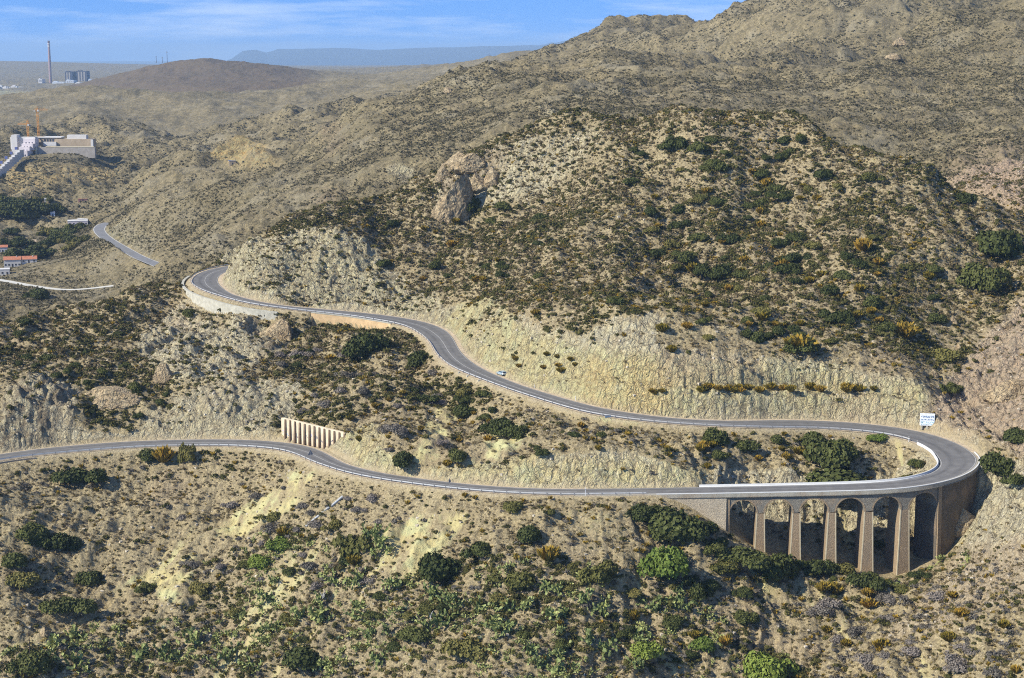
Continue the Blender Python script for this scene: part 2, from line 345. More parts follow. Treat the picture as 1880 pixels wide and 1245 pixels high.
# runs and spurs worn down the slope below the lower road
_a = Xg * .83 - Yg * .56; _b = Xg * .56 + Yg * .83
_r1 = fbm(_a + 5 * fbm(Xg, Yg, 30, 2, .5, 93.0), _b * .16, 15, 3, .55, 94.0, True); _r2 = fbm(Xg + 4 * fbm(Xg, Yg, 22, 2, .5, 95.0), Yg * .15, 11, 3, .55, 96.0, True)
_w = sstep(40, -10, Xg) if False else 1 - sstep(-10, 40, Xg)
rough = rough + (1 - sstep(500, 570, Yg)) * 1.15 * ((_r1 - _r1.mean()) * _w + (_r2 - _r2.mean()) * (1 - _w))
RUNS = (1 - sstep(500, 570, Yg)) * sstep(.1, -.75, 0) if False else (1 - sstep(500, 560, Yg)) * (1 - sstep(-.9, -.2, _r1 * _w + _r2 * (1 - _w)))
# broad gullies on the main hill
_r3 = fbm(Xg * 1.0 + 8 * fbm(Xg, Yg, 50, 2, .5, 97.0), Yg * .30, 42, 3, .5, 98.0, True); rough = rough + sstep(590, 640, Yg) * near * 2.4 * (_r3 - _r3.mean())
rockz = fbm(Xg, Yg, 60, 3, .55, 30.0)                       # where rock shows
fine = near * (0.62 * fbm(Xg, Yg, 3.6, 4, .62, 7.0))
RD = np.full(Yg.shape, 99.0)                                 # distance from the kerb
CUT = np.zeros(Yg.shape)                                     # 1 where the hillside was cut for the road
RZ = np.full(Yg.shape, -999.0)
Zt = Z0 + rough
FILL = np.zeros(Yg.shape)
I_B0, I_B1 = st_upper(1700), st_upper(960)                   # stretch with the benched cutting
legs = [(RC, 0, I_HAIR, 0), (RC, I_HAIR, N_R, 1)]
damp = np.ones(Yg.shape)
fields = [road_fields(*l[:3]) for l in legs]
for f in fields:
    m, bi2, lat, sg, zi, wi = f
    dd = damp[m]; damp[m] = np.minimum(dd, sstep(1.5, 13, lat - wi))
Zt = Z0 + rough * (0.12 + 0.88 * damp)
jag = fbm(Xg, Yg, 16, 3, .5, 11.0) * 1.5 + fbm(Xg, Yg, 3.0, 3, .6, 12.0) * 0.7
for (Cc, i0, i1, leg), f in zip(legs, fields):
    m, bi2, lat, sg, zi, wi = f
    e = lat - wi - np.where(sg > 0, 1.0, 1.1)
    e = np.where((leg == 1) & (sg > 0), e - 0.8, e)
    z = Zt[m]; jj = jag[m]
    groove = fbm(bi2 * 1.5 / 1.5 + 0.0, e * .12, 1.0, 2, .6, 31.0) * .8 + np.abs(perlin(bi2 * .55, e * .08)) * 1.6 - .5
    if leg == 0:          # level apron in front of the ribbed wall
        ap = 1.6 * sstep(st_lower(505), st_lower(535), bi2) * (1 - sstep(st_lower(628), st_lower(650), bi2)) * (sg < 0); e = np.where(sg < 0, e - ap, e)
        wallcut = (sg < 0) & (bi2 > st_lower(508)) & (bi2 < st_lower(640))
    e1 = e + np.where(e > 1.2, jj * 0.8, 0)
    cut = np.full(e.shape, 1.5)
    up = zi - 0.12 + np.clip(e1, 0, None) * cut
    if leg == 1:
        bench = (bi2 >= I_B0 - 8) & (bi2 <= I_B1) & (sg > 0)
        tb = sstep(I_B0 - 8, I_B0 + 8, bi2) * (1 - sstep(I_B1 - 30, I_B1, bi2))
        e2 = e + jj * 0.25 + groove * .45
        prof2 = np.clip(e2, 0, 3.2) * 2.7 + np.clip(e2 - 3.2, 0, 4.4) * 0.05 + np.clip(e2 - 7.6, 0, 3.4) * 2.7 + np.clip(e2 - 11.0, 0, None) * 0.7
        up = np.where(bench, (zi - 0.12 + prof2) * tb + up * (1 - tb), up)
        west = sstep(st_upper(760), st_upper(700), bi2) * (sg > 0)
        up = up - 0
    if leg == 0: up = np.where(sg > 0, zi - .12 - np.clip(e, 0, 9) * .22 + np.clip(e - 9, 0, None) * .5, up)
    else: up = np.where(sg < 0, zi - .12 - np.clip(e, 0, 5) * .2 + np.clip(e - 5, 0, None) * .5, up)
    nz = np.minimum(z, np.where(e > 0, up, zi - 0.12))
    CUT[m] = np.maximum(CUT[m], sstep(0.3, 1.6, z - nz) * (e > 0.4) * sstep(0.2, 1.2, nz - zi + 0.6))
    lo = zi - 0.12 - np.clip(e, 0, None) * 0.72
    if leg == 1:          # retaining walls on the valley side: sheer drop behind them
        f1 = sstep(st_upper(742), st_upper(725), bi2) * (1 - sstep(st_upper(590), st_upper(570), bi2)); f2 = sstep(st_upper(525), st_upper(505), bi2) * (1 - sstep(st_upper(400), st_upper(380), bi2))
        en = lat - wi; lo = np.where((sg < 0) & (en > 1.0), lo - 4.6 * f1 * sstep(.9, 1.5, en), lo); lo = np.where((sg < 0) & (en > 4.0), lo - 4.5 * f2 * sstep(4.0, 4.9, en), lo); z_hi = np.where(sg < 0, zi - .12 - np.where(en > 1.4, 4.4 * f1, 0) - np.where(en > 4.6, .6 + 4.0 * f2, 0) + np.clip(en - 2, 0, None) * .15, 1e3)
        nz = np.where((sg < 0) & (f1 + f2 > .02) & (en > 1.2), np.minimum(nz, z_hi + (1 - np.clip(f1 + f2, 0, 1)) * 30), nz)
    walled = (bi2 >= I_V0) & (bi2 <= I_V1 + 1) & (leg == 0)
    # outer side beyond the hairpin tip still belongs to the wing wall; nothing is filled there
    lo = np.where(walled, -1e3, lo)
    nz2 = np.maximum(nz, lo)
    FILL[m] = np.maximum(FILL[m], sstep(0.5, 1.5, nz2 - nz) * (e > 0))
    Zt[m] = nz2
    rdm = RD[m]; RZ[m] = np.where(e < rdm, zi, RZ[m]); RD[m] = np.minimum(rdm, e)
# roads and track down in the valley
FR_PX = [([(202,409,1400),(189,412,1385),(181.5,420,1355),(184.7,428,1335),(200.7,441,1290),(233,460,1215),(257,473,1160),(289,486,1110),(312,497,1080)], 4.0),
         ([(-80,505,1190),(0,514,1165),(32,520,1150),(72,527,1135),(112,532,1120),(136,532.5,1115),(165,530,1118),(209,524.5,1125)], 3.0),
         ([(110,585,950),(136,578,963),(170,571,975),(205,561,990)], 4.0), ([(1812,403,735),(1850,399,745),(1900,398,748),(1960,400,742)], 3.6)]
FR = []
for pts, hw in FR_PX:
    C = cr(np.array([P(*q) for q in pts]), 1.5); C = gsm(C, 6.0); C = np.c_[C, np.full(len(C), hw)]; FR.append(C)
    m, bi2, lat, sg, zi, wi = road_fields(C, 0, len(C), 40.0)
    q_ = sstep(30, 8, lat - wi) if False else 1 - sstep(8, 34, lat - wi); Zt[m] = Zt[m] * (1 - q_) + (Z0[m] + .15 * rough[m]) * q_
    e = lat - wi - .8; z = Zt[m]; bl = sstep(0, 12, e); zn = np.minimum(z, zi - .15 + np.clip(e, 0, None) * .9); zn = np.maximum(zn, zi - .15 - np.clip(e, 0, None) * .6)
    CUT[m] = np.maximum(CUT[m], .8 * sstep(1.0, 3.0, z - zn) * (e > 0.5)); Zt[m] = zn; rdm = RD[m]; RZ[m] = np.where(e < rdm, zi, RZ[m]); RD[m] = np.minimum(rdm, e)
bz = Z0; bl_u = np.gradient(bz, axis=1) / np.gradient(Xg, axis=1); bl_v = np.gradient(bz, axis=0) / np.gradient(Yg, axis=0)
slope = np.hypot(bl_u, bl_v)
rocky = np.clip(np.maximum(sstep(.72, 1.05, slope) * (1 - sstep(1100, 1500, Yg)) * .8, CUT), 0, 1) * sstep(0.2, 1.5, RD)

# ------------------------------------------------------------------ ground cover zones, traced once onto the land as stains of soil and rock
dcam = Yg * CP - (Zt - CZ) * SP
PXg = 940 + FPX * Xg / dcam
PYg = 622.5 - FPX * (Yg * SP + (Zt - CZ) * CP) / dcam
wx = fbm(Xg, Yg, 14, 3, .6, 41.0) * 9; wy = fbm(Xg, Yg, 14, 3, .6, 43.0) * 6
def poly(pts, d0=0, d1=1e9, warp=1.0):
    x = PXg + wx * warp; y = PYg + wy * warp
    inside = np.zeros(x.shape, bool); m = len(pts)
    sel = (Yg > d0) & (Yg < d1) & (x > min(p[0] for p in pts)) & (x < max(p[0] for p in pts)) & (y > min(p[1] for p in pts)) & (y < max(p[1] for p in pts))
    xs, ys = x[sel], y[sel]; r = np.zeros(xs.shape, bool)
    for i in range(m):
        (x1, y1), (x2, y2) = pts[i], pts[(i + 1) % m]
        c = ((y1 > ys) != (y2 > ys)) & (xs < (x2 - x1) * (ys - y1) / (y2 - y1 + 1e-9) + x1)
        r ^= c
    inside[sel] = r
    return inside
def soften(M, it):
    for _ in range(it):
        M = M.copy(); M[1:-1] = (M[:-2] + 2 * M[1:-1] + M[2:]) / 4; M[:, 1:-1] = (M[:, :-2] + 2 * M[:, 1:-1] + M[:, 2:]) / 4
    return M
def paint(A, pts, v, d0=0, d1=1e9, warp=1.6):
    m = poly(pts, d0, d1, warp)
    if not m.any(): return
    r = np.nonzero(m.any(1))[0]; c = np.nonzero(m.any(0))[0]; g = 24
    sl = (slice(max(r[0] - g, 0), r[-1] + g), slice(max(c[0] - g, 0), c[-1] + g))
    f = soften(m[sl].astype(float), 22 if d0 < 900 and not QUICK else 5); A[sl] = A[sl] * (1 - f) + v * f
ROCK = rocky * 0.85
YEL = np.clip(0.30 * sstep(0.1, 0.9, fbm(Xg, Yg, 45, 3, .5, 51.0)), 0, 1) * near
PINK = np.clip(0.35 * sstep(0.2, 1.0, fbm(Xg, Yg, 60, 3, .5, 52.0)), 0, 1) * near
VEG = np.ones(Yg.shape); ORG = np.zeros(Yg.shape)
# pale cliff above the upper road
cl = [(405,520),(412,452),(440,448),(500,438),(560,420),(620,408),(660,425),(700,470),(735,500),(760,535),(820,560),(850,585),(830,620),(780,590),(700,578),(600,568),(500,556),(430,540)]
paint(ROCK, cl, .95, 600, 850); paint(YEL, cl, .42, 600, 850)
# bright yellow-green cutting
yg = [(815,600),(850,560),(905,548),(940,580),(985,612),(1060,635),(1110,650),(1100,760),(960,710),(880,670),(840,645)]
paint(ROCK, yg, .8, 500, 720); paint(YEL, yg, .95, 500, 720)
CRAG = np.zeros(Yg.shape)
for z in ([(-60,700),(90,680),(150,720),(125,800),(60,830),(-60,850)], [(120,760),(140,715),(200,690),(245,700),(230,735),(160,770)], [(450,560),(540,575),(545,640),(470,660)], [(255,790),(270,750),(330,720),(400,700),(470,700),(500,740),(500,800),(400,802),(260,803)]): paint(CRAG, z, 1 if z[0][0] < 200 or z[0][0] > 400 else .35, 450, 760)
paint(CRAG, [(800,330),(860,290),(925,268),(935,310),(885,360),(870,400),(800,400)], .8, 700, 850); paint(ROCK, [(800,330),(860,290),(925,268),(935,310),(885,360),(870,400),(800,400)], .9, 700, 850)
paint(CRAG, [(1690,770),(1720,720),(1790,640),(1880,545),(1990,500),(1990,860),(1860,830),(1800,800)], .25, 450, 640)
tr = [(1090,645),(1380,652),(1500,662),(1640,690),(1705,702),(1700,770),(1500,768),(1280,771),(1090,765)]
paint(ROCK, tr, .95, 500, 620, .4); paint(YEL, tr, .66, 500, 620, .4); paint(ORG, [(1060,680),(1180,650),(1240,700),(1230,765),(1110,764),(1050,740)], .35, 500, 620); paint(ORG, [(1390,720),(1640,720),(1640,765),(1300,765)], .12, 500, 620)
paint(YEL, [(1050,690),(1150,670),(1220,700),(1190,770),(1100,765),(1040,735)], .95, 500, 620)
paint(PINK, [(1190,645),(1400,650),(1390,700),(1200,700)], .45, 500, 620)
# lower cutting
for z in ([(622,800),(650,775),(700,790),(730,835),(760,862),(745,878),(690,866),(640,842)], [(760,860),(850,850),(1000,838),(1150,838),(1290,862),(1300,893),(1000,896),(800,880)]):
    paint(ROCK, z, .8, 450, 560); paint(YEL, z, .8, 450, 560)
paint(VEG, [(520,400),(700,350),(960,240),(1330,200),(1600,270),(1850,420),(1870,560),(1700,700),(1500,662),(1100,640),(900,545),(760,520),(690,450)], 1.22, 560, 860, 1.0)
paint(ROCK, [(900,260),(1000,235),(1120,230),(1080,300),(960,340),(900,330)], .55, 640, 860)
# scree and bare soil
SCR = np.zeros(Yg.shape)
for z in ([(600,860),(560,905),(470,960),(390,1010),(300,1050),(350,1000),(450,930),(540,870)], [(760,930),(880,950),(830,1010),(780,1060),(690,1065),(720,1000),(650,1000)], [(800,740),(850,760),(800,840),(745,855),(780,800)], [(240,1080),(340,1040),(380,1090),(330,1120)],
          [(1400,1060),(1425,1060),(1440,1130),(1415,1140)],[(1455,1055),(1480,1070),(1490,1120),(1470,1120)],[(1500,1060),(1515,1065),(1530,1120),(1512,1118)],[(1540,1120),(1560,1150),(1550,1200),(1520,1190)],[(880,800),(960,770),(1000,800),(900,850)]):
    paint(SCR, z, 1, 400, 620, 2.2); paint(VEG, z, .22, 400, 620, 2.2)
YEL = np.maximum(YEL, SCR * np.clip(.62 + .55 * fbm(Xg * 1.0 - Yg * .5, Yg * .6 + Xg * .5, 9, 4, .65, 47.0), 0, .95))
# rock on the shoulder left of the roads
for z in ([(255,790),(270,750),(330,720),(400,700),(470,700),(500,740),(500,800),(400,802),(260,803)], [(0,700),(90,680),(150,720),(120,800),(60,820),(0,825)], [(240,640),(340,540),(480,580),(520,640),(420,700),(300,700)], [(470,700),(560,700),(560,770),(520,800)]):
    paint(ROCK, z, .75, 450, 760); paint(VEG, z, .45, 450, 760)
paint(YEL, [(250,790),(280,750),(420,720),(520,720),(520,800),(400,802),(260,803)], .35, 450, 700)
# pink slabs of the right spur, and the far right flank
sp = [(1690,770),(1720,720),(1790,640),(1880,545),(1990,500),(1990,860),(1860,830),(1800,800)]
paint(PINK, sp, .75, 450, 640); paint(ROCK, sp, .7, 450, 640); paint(VEG, sp, .3, 450, 640)
paint(ROCK, [(1800,850),(1990,860),(1990,1010),(1790,1000),(1770,940)], .8, 400, 520); paint(VEG, [(1800,850),(1990,860),(1990,1010),(1790,1000),(1770,940)], .4, 400, 520)
paint(PINK, [(1760,1010),(1990,960),(1990,1060),(1600,1200)], .5, 350, 520); paint(ROCK, [(1760,1010),(1990,960),(1990,1060),(1600,1200)], .5, 350, 520)
paint(PINK, [(1700,400),(1740,290),(1800,260),(1990,240),(1990,400),(1830,395)], .9, 700, 1500); paint(ROCK, [(1730,330),(1800,300),(1990,260),(1990,390),(1830,380)], .75, 700, 1500)
# knobs of rock near the skyline
paint(ROCK, [(800,330),(860,290),(910,270),(925,300),(880,350),(810,370)], .6, 700, 850); paint(PINK, [(800,330),(860,290),(910,270),(925,300),(880,350),(810,370)], .4, 700, 850)
# quarry
qu = [(375,288),(400,270),(445,246),(470,262),(500,285),(520,298),(450,302)]
paint(ORG, qu, .9, 1400, 2000, .3); paint(YEL, qu, .7, 1400, 2000, .3); paint(ROCK, qu, .5, 1400, 2000, .3); paint(VEG, qu, .05, 1400, 2000, .3)
paint(ROCK, [(190,415),(225,425),(245,452),(200,440)], .9, 1200, 1420, .2); paint(YEL, [(190,415),(225,425),(245,452),(200,440)], .6, 1200, 1420, .2)
for z in ([(10,312),(60,303),(215,308),(205,332),(90,335),(15,345)], [(20,345),(60,340),(100,350),(60,368),(15,362)]):
    paint(ORG, z, .8, 1500, 2000, .3); paint(ROCK, z, .6, 1500, 2000, .3)
paint(ROCK, [(690,306),(740,300),(770,320),(740,335)], .9, 900, 1500, .5); paint(ROCK, [(975,185),(1040,205),(1080,218),(1000,212)], .9, 900, 1500, .5)
for z in ([(200,345),(250,335),(260,360),(200,372)], [(320,305),(400,296),(425,318),(330,322)], [(120,480),(200,470),(230,500),(150,520)], [(240,350),(330,330),(380,380),(300,440),(250,430)], [(420,330),(520,310),(560,360),(470,400)], [(230,520),(300,505),(260,560),(190,575)]):
    paint(ROCK, z, .42, 900, 2300, .8); paint(VEG, z, .5, 900, 2300, .8)
for z in ([(560,365),(600,345),(640,350),(590,385)], [(590,235),(620,225),(640,260),(600,290)], [(1700,470),(1600,430)]):
    paint(PINK, z, .7, 900, 2300, .8) if len(z) > 2 else None
paint(ROCK, [(1620,100),(1680,60),(1760,60),(1880,60),(1880,140),(1760,200),(1680,260),(1600,200)], .35, 1000, 1800); paint(ROCK, [(1380,50),(1460,30),(1440,130),(1380,120)], .4, 1500, 2200)
paint(ROCK, [(380,540),(440,560),(420,600),(360,590)], .4, 600, 800)
paint(ROCK, [(60,520),(140,480),(220,470),(240,520),(160,545)], .4, 1000, 1400); paint(VEG, [(60,520),(140,480),(220,470),(240,520),(160,545)], .5, 1000, 1400)
# broken relief on the bare rock: tilted beds, blocks and cracks
rk_ = np.clip(ROCK, 0, 1) * sstep(0.3, 3.0, RD) * near
bed = (Zt * .9 + Xg * .30 + Yg * .12) / 3.1 + 1.3 * fbm(Xg, Yg, 22, 3, .55, 24.0)
fr_ = bed - np.floor(bed); ledge = np.where(fr_ < .7, fr_ / .7, (1 - fr_) / .3) - .5
bed2 = (Zt * .6 - Xg * .75 + Yg * .2) / 4.4 + 1.1 * fbm(Xg, Yg, 17, 3, .55, 26.0)
f2_ = bed2 - np.floor(bed2); joint = np.where(f2_ < .8, f2_ / .8, (1 - f2_) / .2) - .5
rel = 1.1 * ledge + .9 * joint + .8 * (fbm(Xg, Yg, 9, 3, .6, 23.0)) + .55 * fbm(Xg, Yg, 2.4, 3, .6, 22.0)
Zt = Zt + rk_ * rel * (.85 + 1.0 * CRAG) * (1 - .55 * CUT) + fine * sstep(0.5, 4.0, RD)
sm = Zt
for _ in range(3): sm = soften(sm, 6)
CONC = sstep(-.25, .9, (sm - Zt) / (Yg * .0011))                # hollows keep more green
sm = soften(Zt, 6)
# coast: pale beach and flats
paint(YEL, [(-100,180),(0,166),(70,170),(110,172),(110,177),(60,180)], 1, 6500, 8200, .05)
PURP = (1 - sstep(540, 620, PXg)) * sstep(3500, 4100, Yg) * (1 - sstep(5400, 6500, Yg))
VERGE = (np.abs(Zt - RZ) < 1.4) * (1 - sstep(0.0, 1.5, RD + fbm(Xg, Yg, 3, 2, .5, 61.0) * .8))
VEG = np.where(near > .5, VEG * (1 - sstep(.35, .9, ROCK) * .72) * (1 - .6 * CUT), VEG * (1 - ROCK * .45)) * sstep(1.2, 3.0, RD)
YEL = np.maximum(YEL, RUNS * .62 * (1 - sstep(-.2, .4, fbm(Xg, Yg, 33, 2, .5, 99.0)) * .6)); VEG = VEG * (1 - .6 * RUNS)

# ------------------------------------------------------------------ materials
def new_mat(name):
    m = bpy.data.materials.new(name); m.use_nodes = True; nt = m.node_tree; nt.nodes.clear()
    o = nt.nodes.new('ShaderNodeOutputMaterial'); b = nt.nodes.new('ShaderNodeBsdfPrincipled')
    b.inputs['Roughness'].default_value = 0.95; b.inputs['Specular IOR Level'].default_value = 0.15
    nt.links.new(b.outputs[0], o.inputs['Surface']); return m, nt, b
class NB:
    """small node builder"""
    def __init__(s, nt): s.nt = nt; s.pos = s.n('ShaderNodeNewGeometry').outputs['Position']
    def n(s, t, **k):
        q = s.nt.nodes.new(t)
        for a, b in k.items(): setattr(q, a, b)
        return q
    def set(s, sock, v):
        if hasattr(v, 'links') or isinstance(v, bpy.types.NodeSocket): s.nt.links.new(v, sock)
        else: sock.default_value = v
    def noise(s, scale, detail=4, rough=.55, vec=None, dist=0.0):
        q = s.n('ShaderNodeTexNoise'); q.inputs['Scale'].default_value = scale; q.inputs['Detail'].default_value = detail
        q.inputs['Roughness'].default_value = rough; q.inputs['Distortion'].default_value = dist; s.nt.links.new(vec or s.pos, q.inputs['Vector']); return q.outputs['Fac']
    def vor(s, scale, feature='F1', vec=None, out='Distance', rnd=1.0):
        q = s.n('ShaderNodeTexVoronoi', feature=feature); q.inputs['Scale'].default_value = scale; q.inputs['Randomness'].default_value = rnd
        s.nt.links.new(vec or s.pos, q.inputs['Vector']); return q.outputs[out]
    def mr(s, v, a, b, c=0.0, d=1.0):
        q = s.n('ShaderNodeMapRange'); s.set(q.inputs[0], v)
        for i, x in enumerate((a, b, c, d)): q.inputs[i + 1].default_value = x
        return q.outputs[0]
    def mix(s, f, a, b, mode='MIX'):
        q = s.n('ShaderNodeMixRGB', blend_type=mode); s.set(q.inputs[0], f)
        s.set(q.inputs[1], a if isinstance(a, bpy.types.NodeSocket) else (*a, 1)); s.set(q.inputs[2], b if isinstance(b, bpy.types.NodeSocket) else (*b, 1)); return q.outputs[0]
    def m(s, op, a, b=0.0):
        q = s.n('ShaderNodeMath', operation=op); s.set(q.inputs[0], a); s.set(q.inputs[1], b); return q.outputs[0]
    def attr(s, name):
        q = s.n('ShaderNodeAttribute', attribute_name=name); t = s.n('ShaderNodeSeparateColor'); s.nt.links.new(q.outputs['Color'], t.inputs[0])
        return t.outputs[0], t.outputs[1], t.outputs[2], q.outputs['Alpha']
    def bump(s, h, strength, dist, bsdf):
        q = s.n('ShaderNodeBump'); q.inputs['Strength'].default_value = strength; q.inputs['Distance'].default_value = dist
        s.nt.links.new(h, q.inputs['Height']); s.nt.links.new(q.outputs[0], bsdf.inputs['Normal'])
    def scaled(s, v, rot=(0, 0, 0)):
        q = s.n('ShaderNodeMapping'); q.inputs['Scale'].default_value = v; q.inputs['Rotation'].default_value = rot; s.nt.links.new(s.pos, q.inputs['Vector']); return q.outputs[0]
def ground_material(name, far=0):
    m, nt, b = new_mat(name); k = NB(nt)
    R, Gc, B, Al = k.attr('zone'); R2, G2, B2, A2 = k.attr('zone_two')
    sc = (1.0, .30, .10)[far]
    n1 = k.noise(.06 * sc, 5, .6); n2 = k.noise(.9 * sc, 5, .7); n3 = k.noise(3.2 * sc, 3, .7)
    soil = k.mix(k.mr(n1, .35, .65), (.345, .27, .140), (.445, .36, .195))
    soil = k.mix(k.mr(n2, .42, .62), soil, (.20, .155, .085))
    soil = k.mix(k.m('MULTIPLY', k.mr(n3, .50, .64), .75), soil, (.60, .51, .31))
    # low dry tufts between the bushes
    tuft = k.mr(k.noise(1.25 * sc, 4, .75), .46, .58)
    soil = k.mix(k.m('MULTIPLY', tuft, k.m('MULTIPLY', R2, .6)), soil, k.mix(k.mr(k.noise(.5 * sc, 2), .4, .6), (.125, .105, .075), (.16, .135, .07)))
    yel = k.mix(k.mr(n2, .35, .65), (.61, .52, .24), (.48, .41, .19))
    yel = k.mix(k.mr(k.noise(.13 * sc, 3), .45, .6), yel, (.52, .50, .25))
    edge = k.mr(k.m('ADD', Gc, k.mr(n2, .25, .75, -.3, .3)), .30, .70)
    soil = k.mix(edge, soil, yel)
    # rock
    w = k.n('ShaderNodeVectorMath', operation='ADD'); nz = k.n('ShaderNodeTexNoise'); nz.inputs['Scale'].default_value = .35 * sc; nz.inputs['Detail'].default_value = 5
    nt.links.new(k.pos, nz.inputs['Vector']); sv = k.n('ShaderNodeVectorMath', operation='SCALE'); sv.inputs['Scale'].default_value = 4.5 / sc
    nt.links.new(nz.outputs['Color'], sv.inputs[0]); nt.links.new(k.scaled((1, 1, .55), (0.2, 0.5, 0.3)), w.inputs[0]); nt.links.new(sv.outputs[0], w.inputs[1])
    cr1 = k.vor(.34 * sc, 'DISTANCE_TO_EDGE', w.outputs[0]); cr2 = k.vor(1.1 * sc, 'DISTANCE_TO_EDGE', w.outputs[0])
    rk = k.mix(k.mr(n1, .4, .6), (.50, .43, .26), (.60, .53, .32)); rk = k.mix(k.mr(k.noise(.3 * sc, 4), .45, .62), rk, (.40, .355, .235))
    rk = k.mix(k.mr(n3, .5, .7), rk, (.68, .61, .40))
    rk = k.mix(k.m('MULTIPLY', edge, .8), rk, yel)
    stk = k.noise(.55 * sc, 4, .7, k.scaled((1, 1, .16), (0, .12, 0))); rk = k.mix(k.m('MULTIPLY', k.mr(stk, .50, .64), .42), rk, (.36, .25, .13)); rk = k.mix(k.m('MULTIPLY', k.mr(stk, .46, .34), .4), rk, (.60, .56, .42))
    rk = k.mix(k.m('MULTIPLY', B, .85), rk, k.mix(k.mr(n2, .4, .6), (.50, .33, .215), (.40, .30, .215)))
    rk = k.mix(k.mr(cr1, .0, .07, .75, 0), rk, (.13, .105, .075)); rk = k.mix(k.mr(cr2, .0, .05, .45, 0), rk, (.17, .14, .10))
    rk = k.mix(k.m('MULTIPLY', Al, k.mr(k.noise(.22 * sc, 5, .7), .36, .56, .95, .15)), rk, (.185, .145, .095))
    soil = k.mix(k.m('MULTIPLY', B, .45), soil, (.40, .28, .20))
    c = k.mix(k.mr(k.m('ADD', R, k.mr(n2, .2, .8, -.3, .3)), .38, .62), soil, rk)
    c = k.mix(k.m('MULTIPLY', G2, k.mr(n1, .3, .6, .5, 1)), c, k.mix(k.mr(n2, .4, .6), (.62, .36, .10), (.60, .50, .22)))
    c = k.mix(k.m('MULTIPLY', B2, .6), c, (.46, .39, .26))
    if far:
        c = k.mix(k.m('MULTIPLY', k.mr(k.noise((0, .11, .05)[far], 4, .8), .49, .57), .62), c, (.075, .068, .036))
        c = k.mix(k.m('MULTIPLY', k.mr(k.noise(.02, 5, .65), .52, .66), .5), c, (.46, .41, .29))
        c = k.mix(k.m('MULTIPLY', A2, .85), c, (.125, .078, .055))
        c = k.mix(k.mr(k.noise(.012, 5, .7), .3, .7, .32, .66), c, (.13, .108, .058))
    nt.links.new(c, b.inputs['Base Color'])
    h = k.m('ADD', k.m('MULTIPLY', n2, .8), k.m('MULTIPLY', n3, .35))
    h = k.m('ADD', h, k.m('MULTIPLY', k.m('MULTIPLY', k.mr(cr1, 0, .25), R), .9)); h = k.m('ADD', h, k.m('MULTIPLY', k.m('MULTIPLY', k.mr(cr2, 0, .2), R), .35))
    k.bump(h, 1.0, (1.0, 2.6, 6.0)[far], b)
    return m
M_NEAR = ground_material('ground_near', 0); M_FAR = ground_material('ground_far', 1); M_VFAR = ground_material('ground_distant', 2)
def plain(name, col, rough=.8, spec=.3, metal=0.0, var=.0, vs=2.0, bump=0.0, bscale=3.0):
    m, nt, b = new_mat(name); k = NB(nt)
    if var: 
        c = k.mix(k.mr(k.noise(vs, 4, .6), .35, .65), tuple(x * (1 - var) for x in col), tuple(min(1, x * (1 + var)) for x in col)); nt.links.new(c, b.inputs['Base Color'])
    else: b.inputs['Base Color'].default_value = (*col, 1)
    b.inputs['Roughness'].default_value = rough; b.inputs['Specular IOR Level'].default_value = spec; b.inputs['Metallic'].default_value = metal
    if bump: k.bump(k.noise(bscale, 4, .6), bump, .2, b)
    return m
Z1 = np.stack([ROCK, YEL, PINK, CRAG], -1); Z2 = np.stack([VEG, ORG, np.where(RD < 50, VERGE, 0), PURP], -1)
def sheet(name, r0, r1, mat):
    idx = np.arange(NU * (r1 - r0)).reshape(r1 - r0, NU)
    Fq = np.stack([idx[:-1, :-1].ravel(), idx[:-1, 1:].ravel(), idx[1:, 1:].ravel(), idx[1:, :-1].ravel()], 1)
    sl = slice(r0, r1)
    me = mesh_np(name, np.stack([Xg[sl].ravel(), Yg[sl].ravel(), Zt[sl].ravel()], 1), Fq)
    attr_col(me, 'zone', Z1[sl].reshape(-1, 4)); attr_col(me, 'zone_two', Z2[sl].reshape(-1, 4))
    return tag(link(name, me, mat), kind='structure')
r_a = int(np.searchsorted(VV, math.log(900))); r_b = int(np.searchsorted(VV, math.log(6200))); r_c = int(np.searchsorted(VV, math.log(21000)))
sheet('ground', 0, r_a + 1, M_NEAR); sheet('hills', r_a, r_b + 1, M_FAR); sheet('terrain', r_b, r_c + 1, M_VFAR); sheet('mountains', r_c, NV, plain('far_range', (.045, .055, .06), .95, .05))

def ground_z(x, y):
    x = np.asarray(x, float); y = np.asarray(y, float)
    fu = np.clip((x / y - UU[0]) / (UU[1] - UU[0]), 0, NU - 1.001); v = np.log(y)
    iv = np.clip(np.searchsorted(VV, v) - 1, 0, NV - 2); tv = (v - VV[iv]) / (VV[iv + 1] - VV[iv]); iu = fu.astype(int); tu = fu - iu
    return (Zt[iv, iu] * (1 - tu) + Zt[iv, iu + 1] * tu) * (1 - tv) + (Zt[iv + 1, iu] * (1 - tu) + Zt[iv + 1, iu + 1] * tu) * tv
def look(px, py, dmin=0, dmax=1e9):
    """first ground met by the line of sight through a photograph point"""
    s, u = su(px, py); v = VV; D = np.exp(v); z = ground_z(u * D, D); gap = (CZ - s * D) - z
    ok = (gap <= 0) & (D > dmin) & (D < dmax)
    if not ok.any(): return None
    i = int(np.argmax(ok)); 
    if i == 0: return np.array((u * D[0], D[0], z[0]))
    g0, g1 = gap[i - 1], gap[i]; t = g0 / (g0 - g1) if g0 > 0 else 0
    Dd = D[i - 1] + t * (D[i] - D[i - 1]); return np.array((u * Dd, Dd, float(ground_z(u * Dd, Dd))))
Sg = (CZ - Zt) / Yg
RUN = np.minimum.accumulate(Sg, axis=0)
VIS = Sg <= RUN + 0.0035                                     # ground the place shows from about the viewpoint

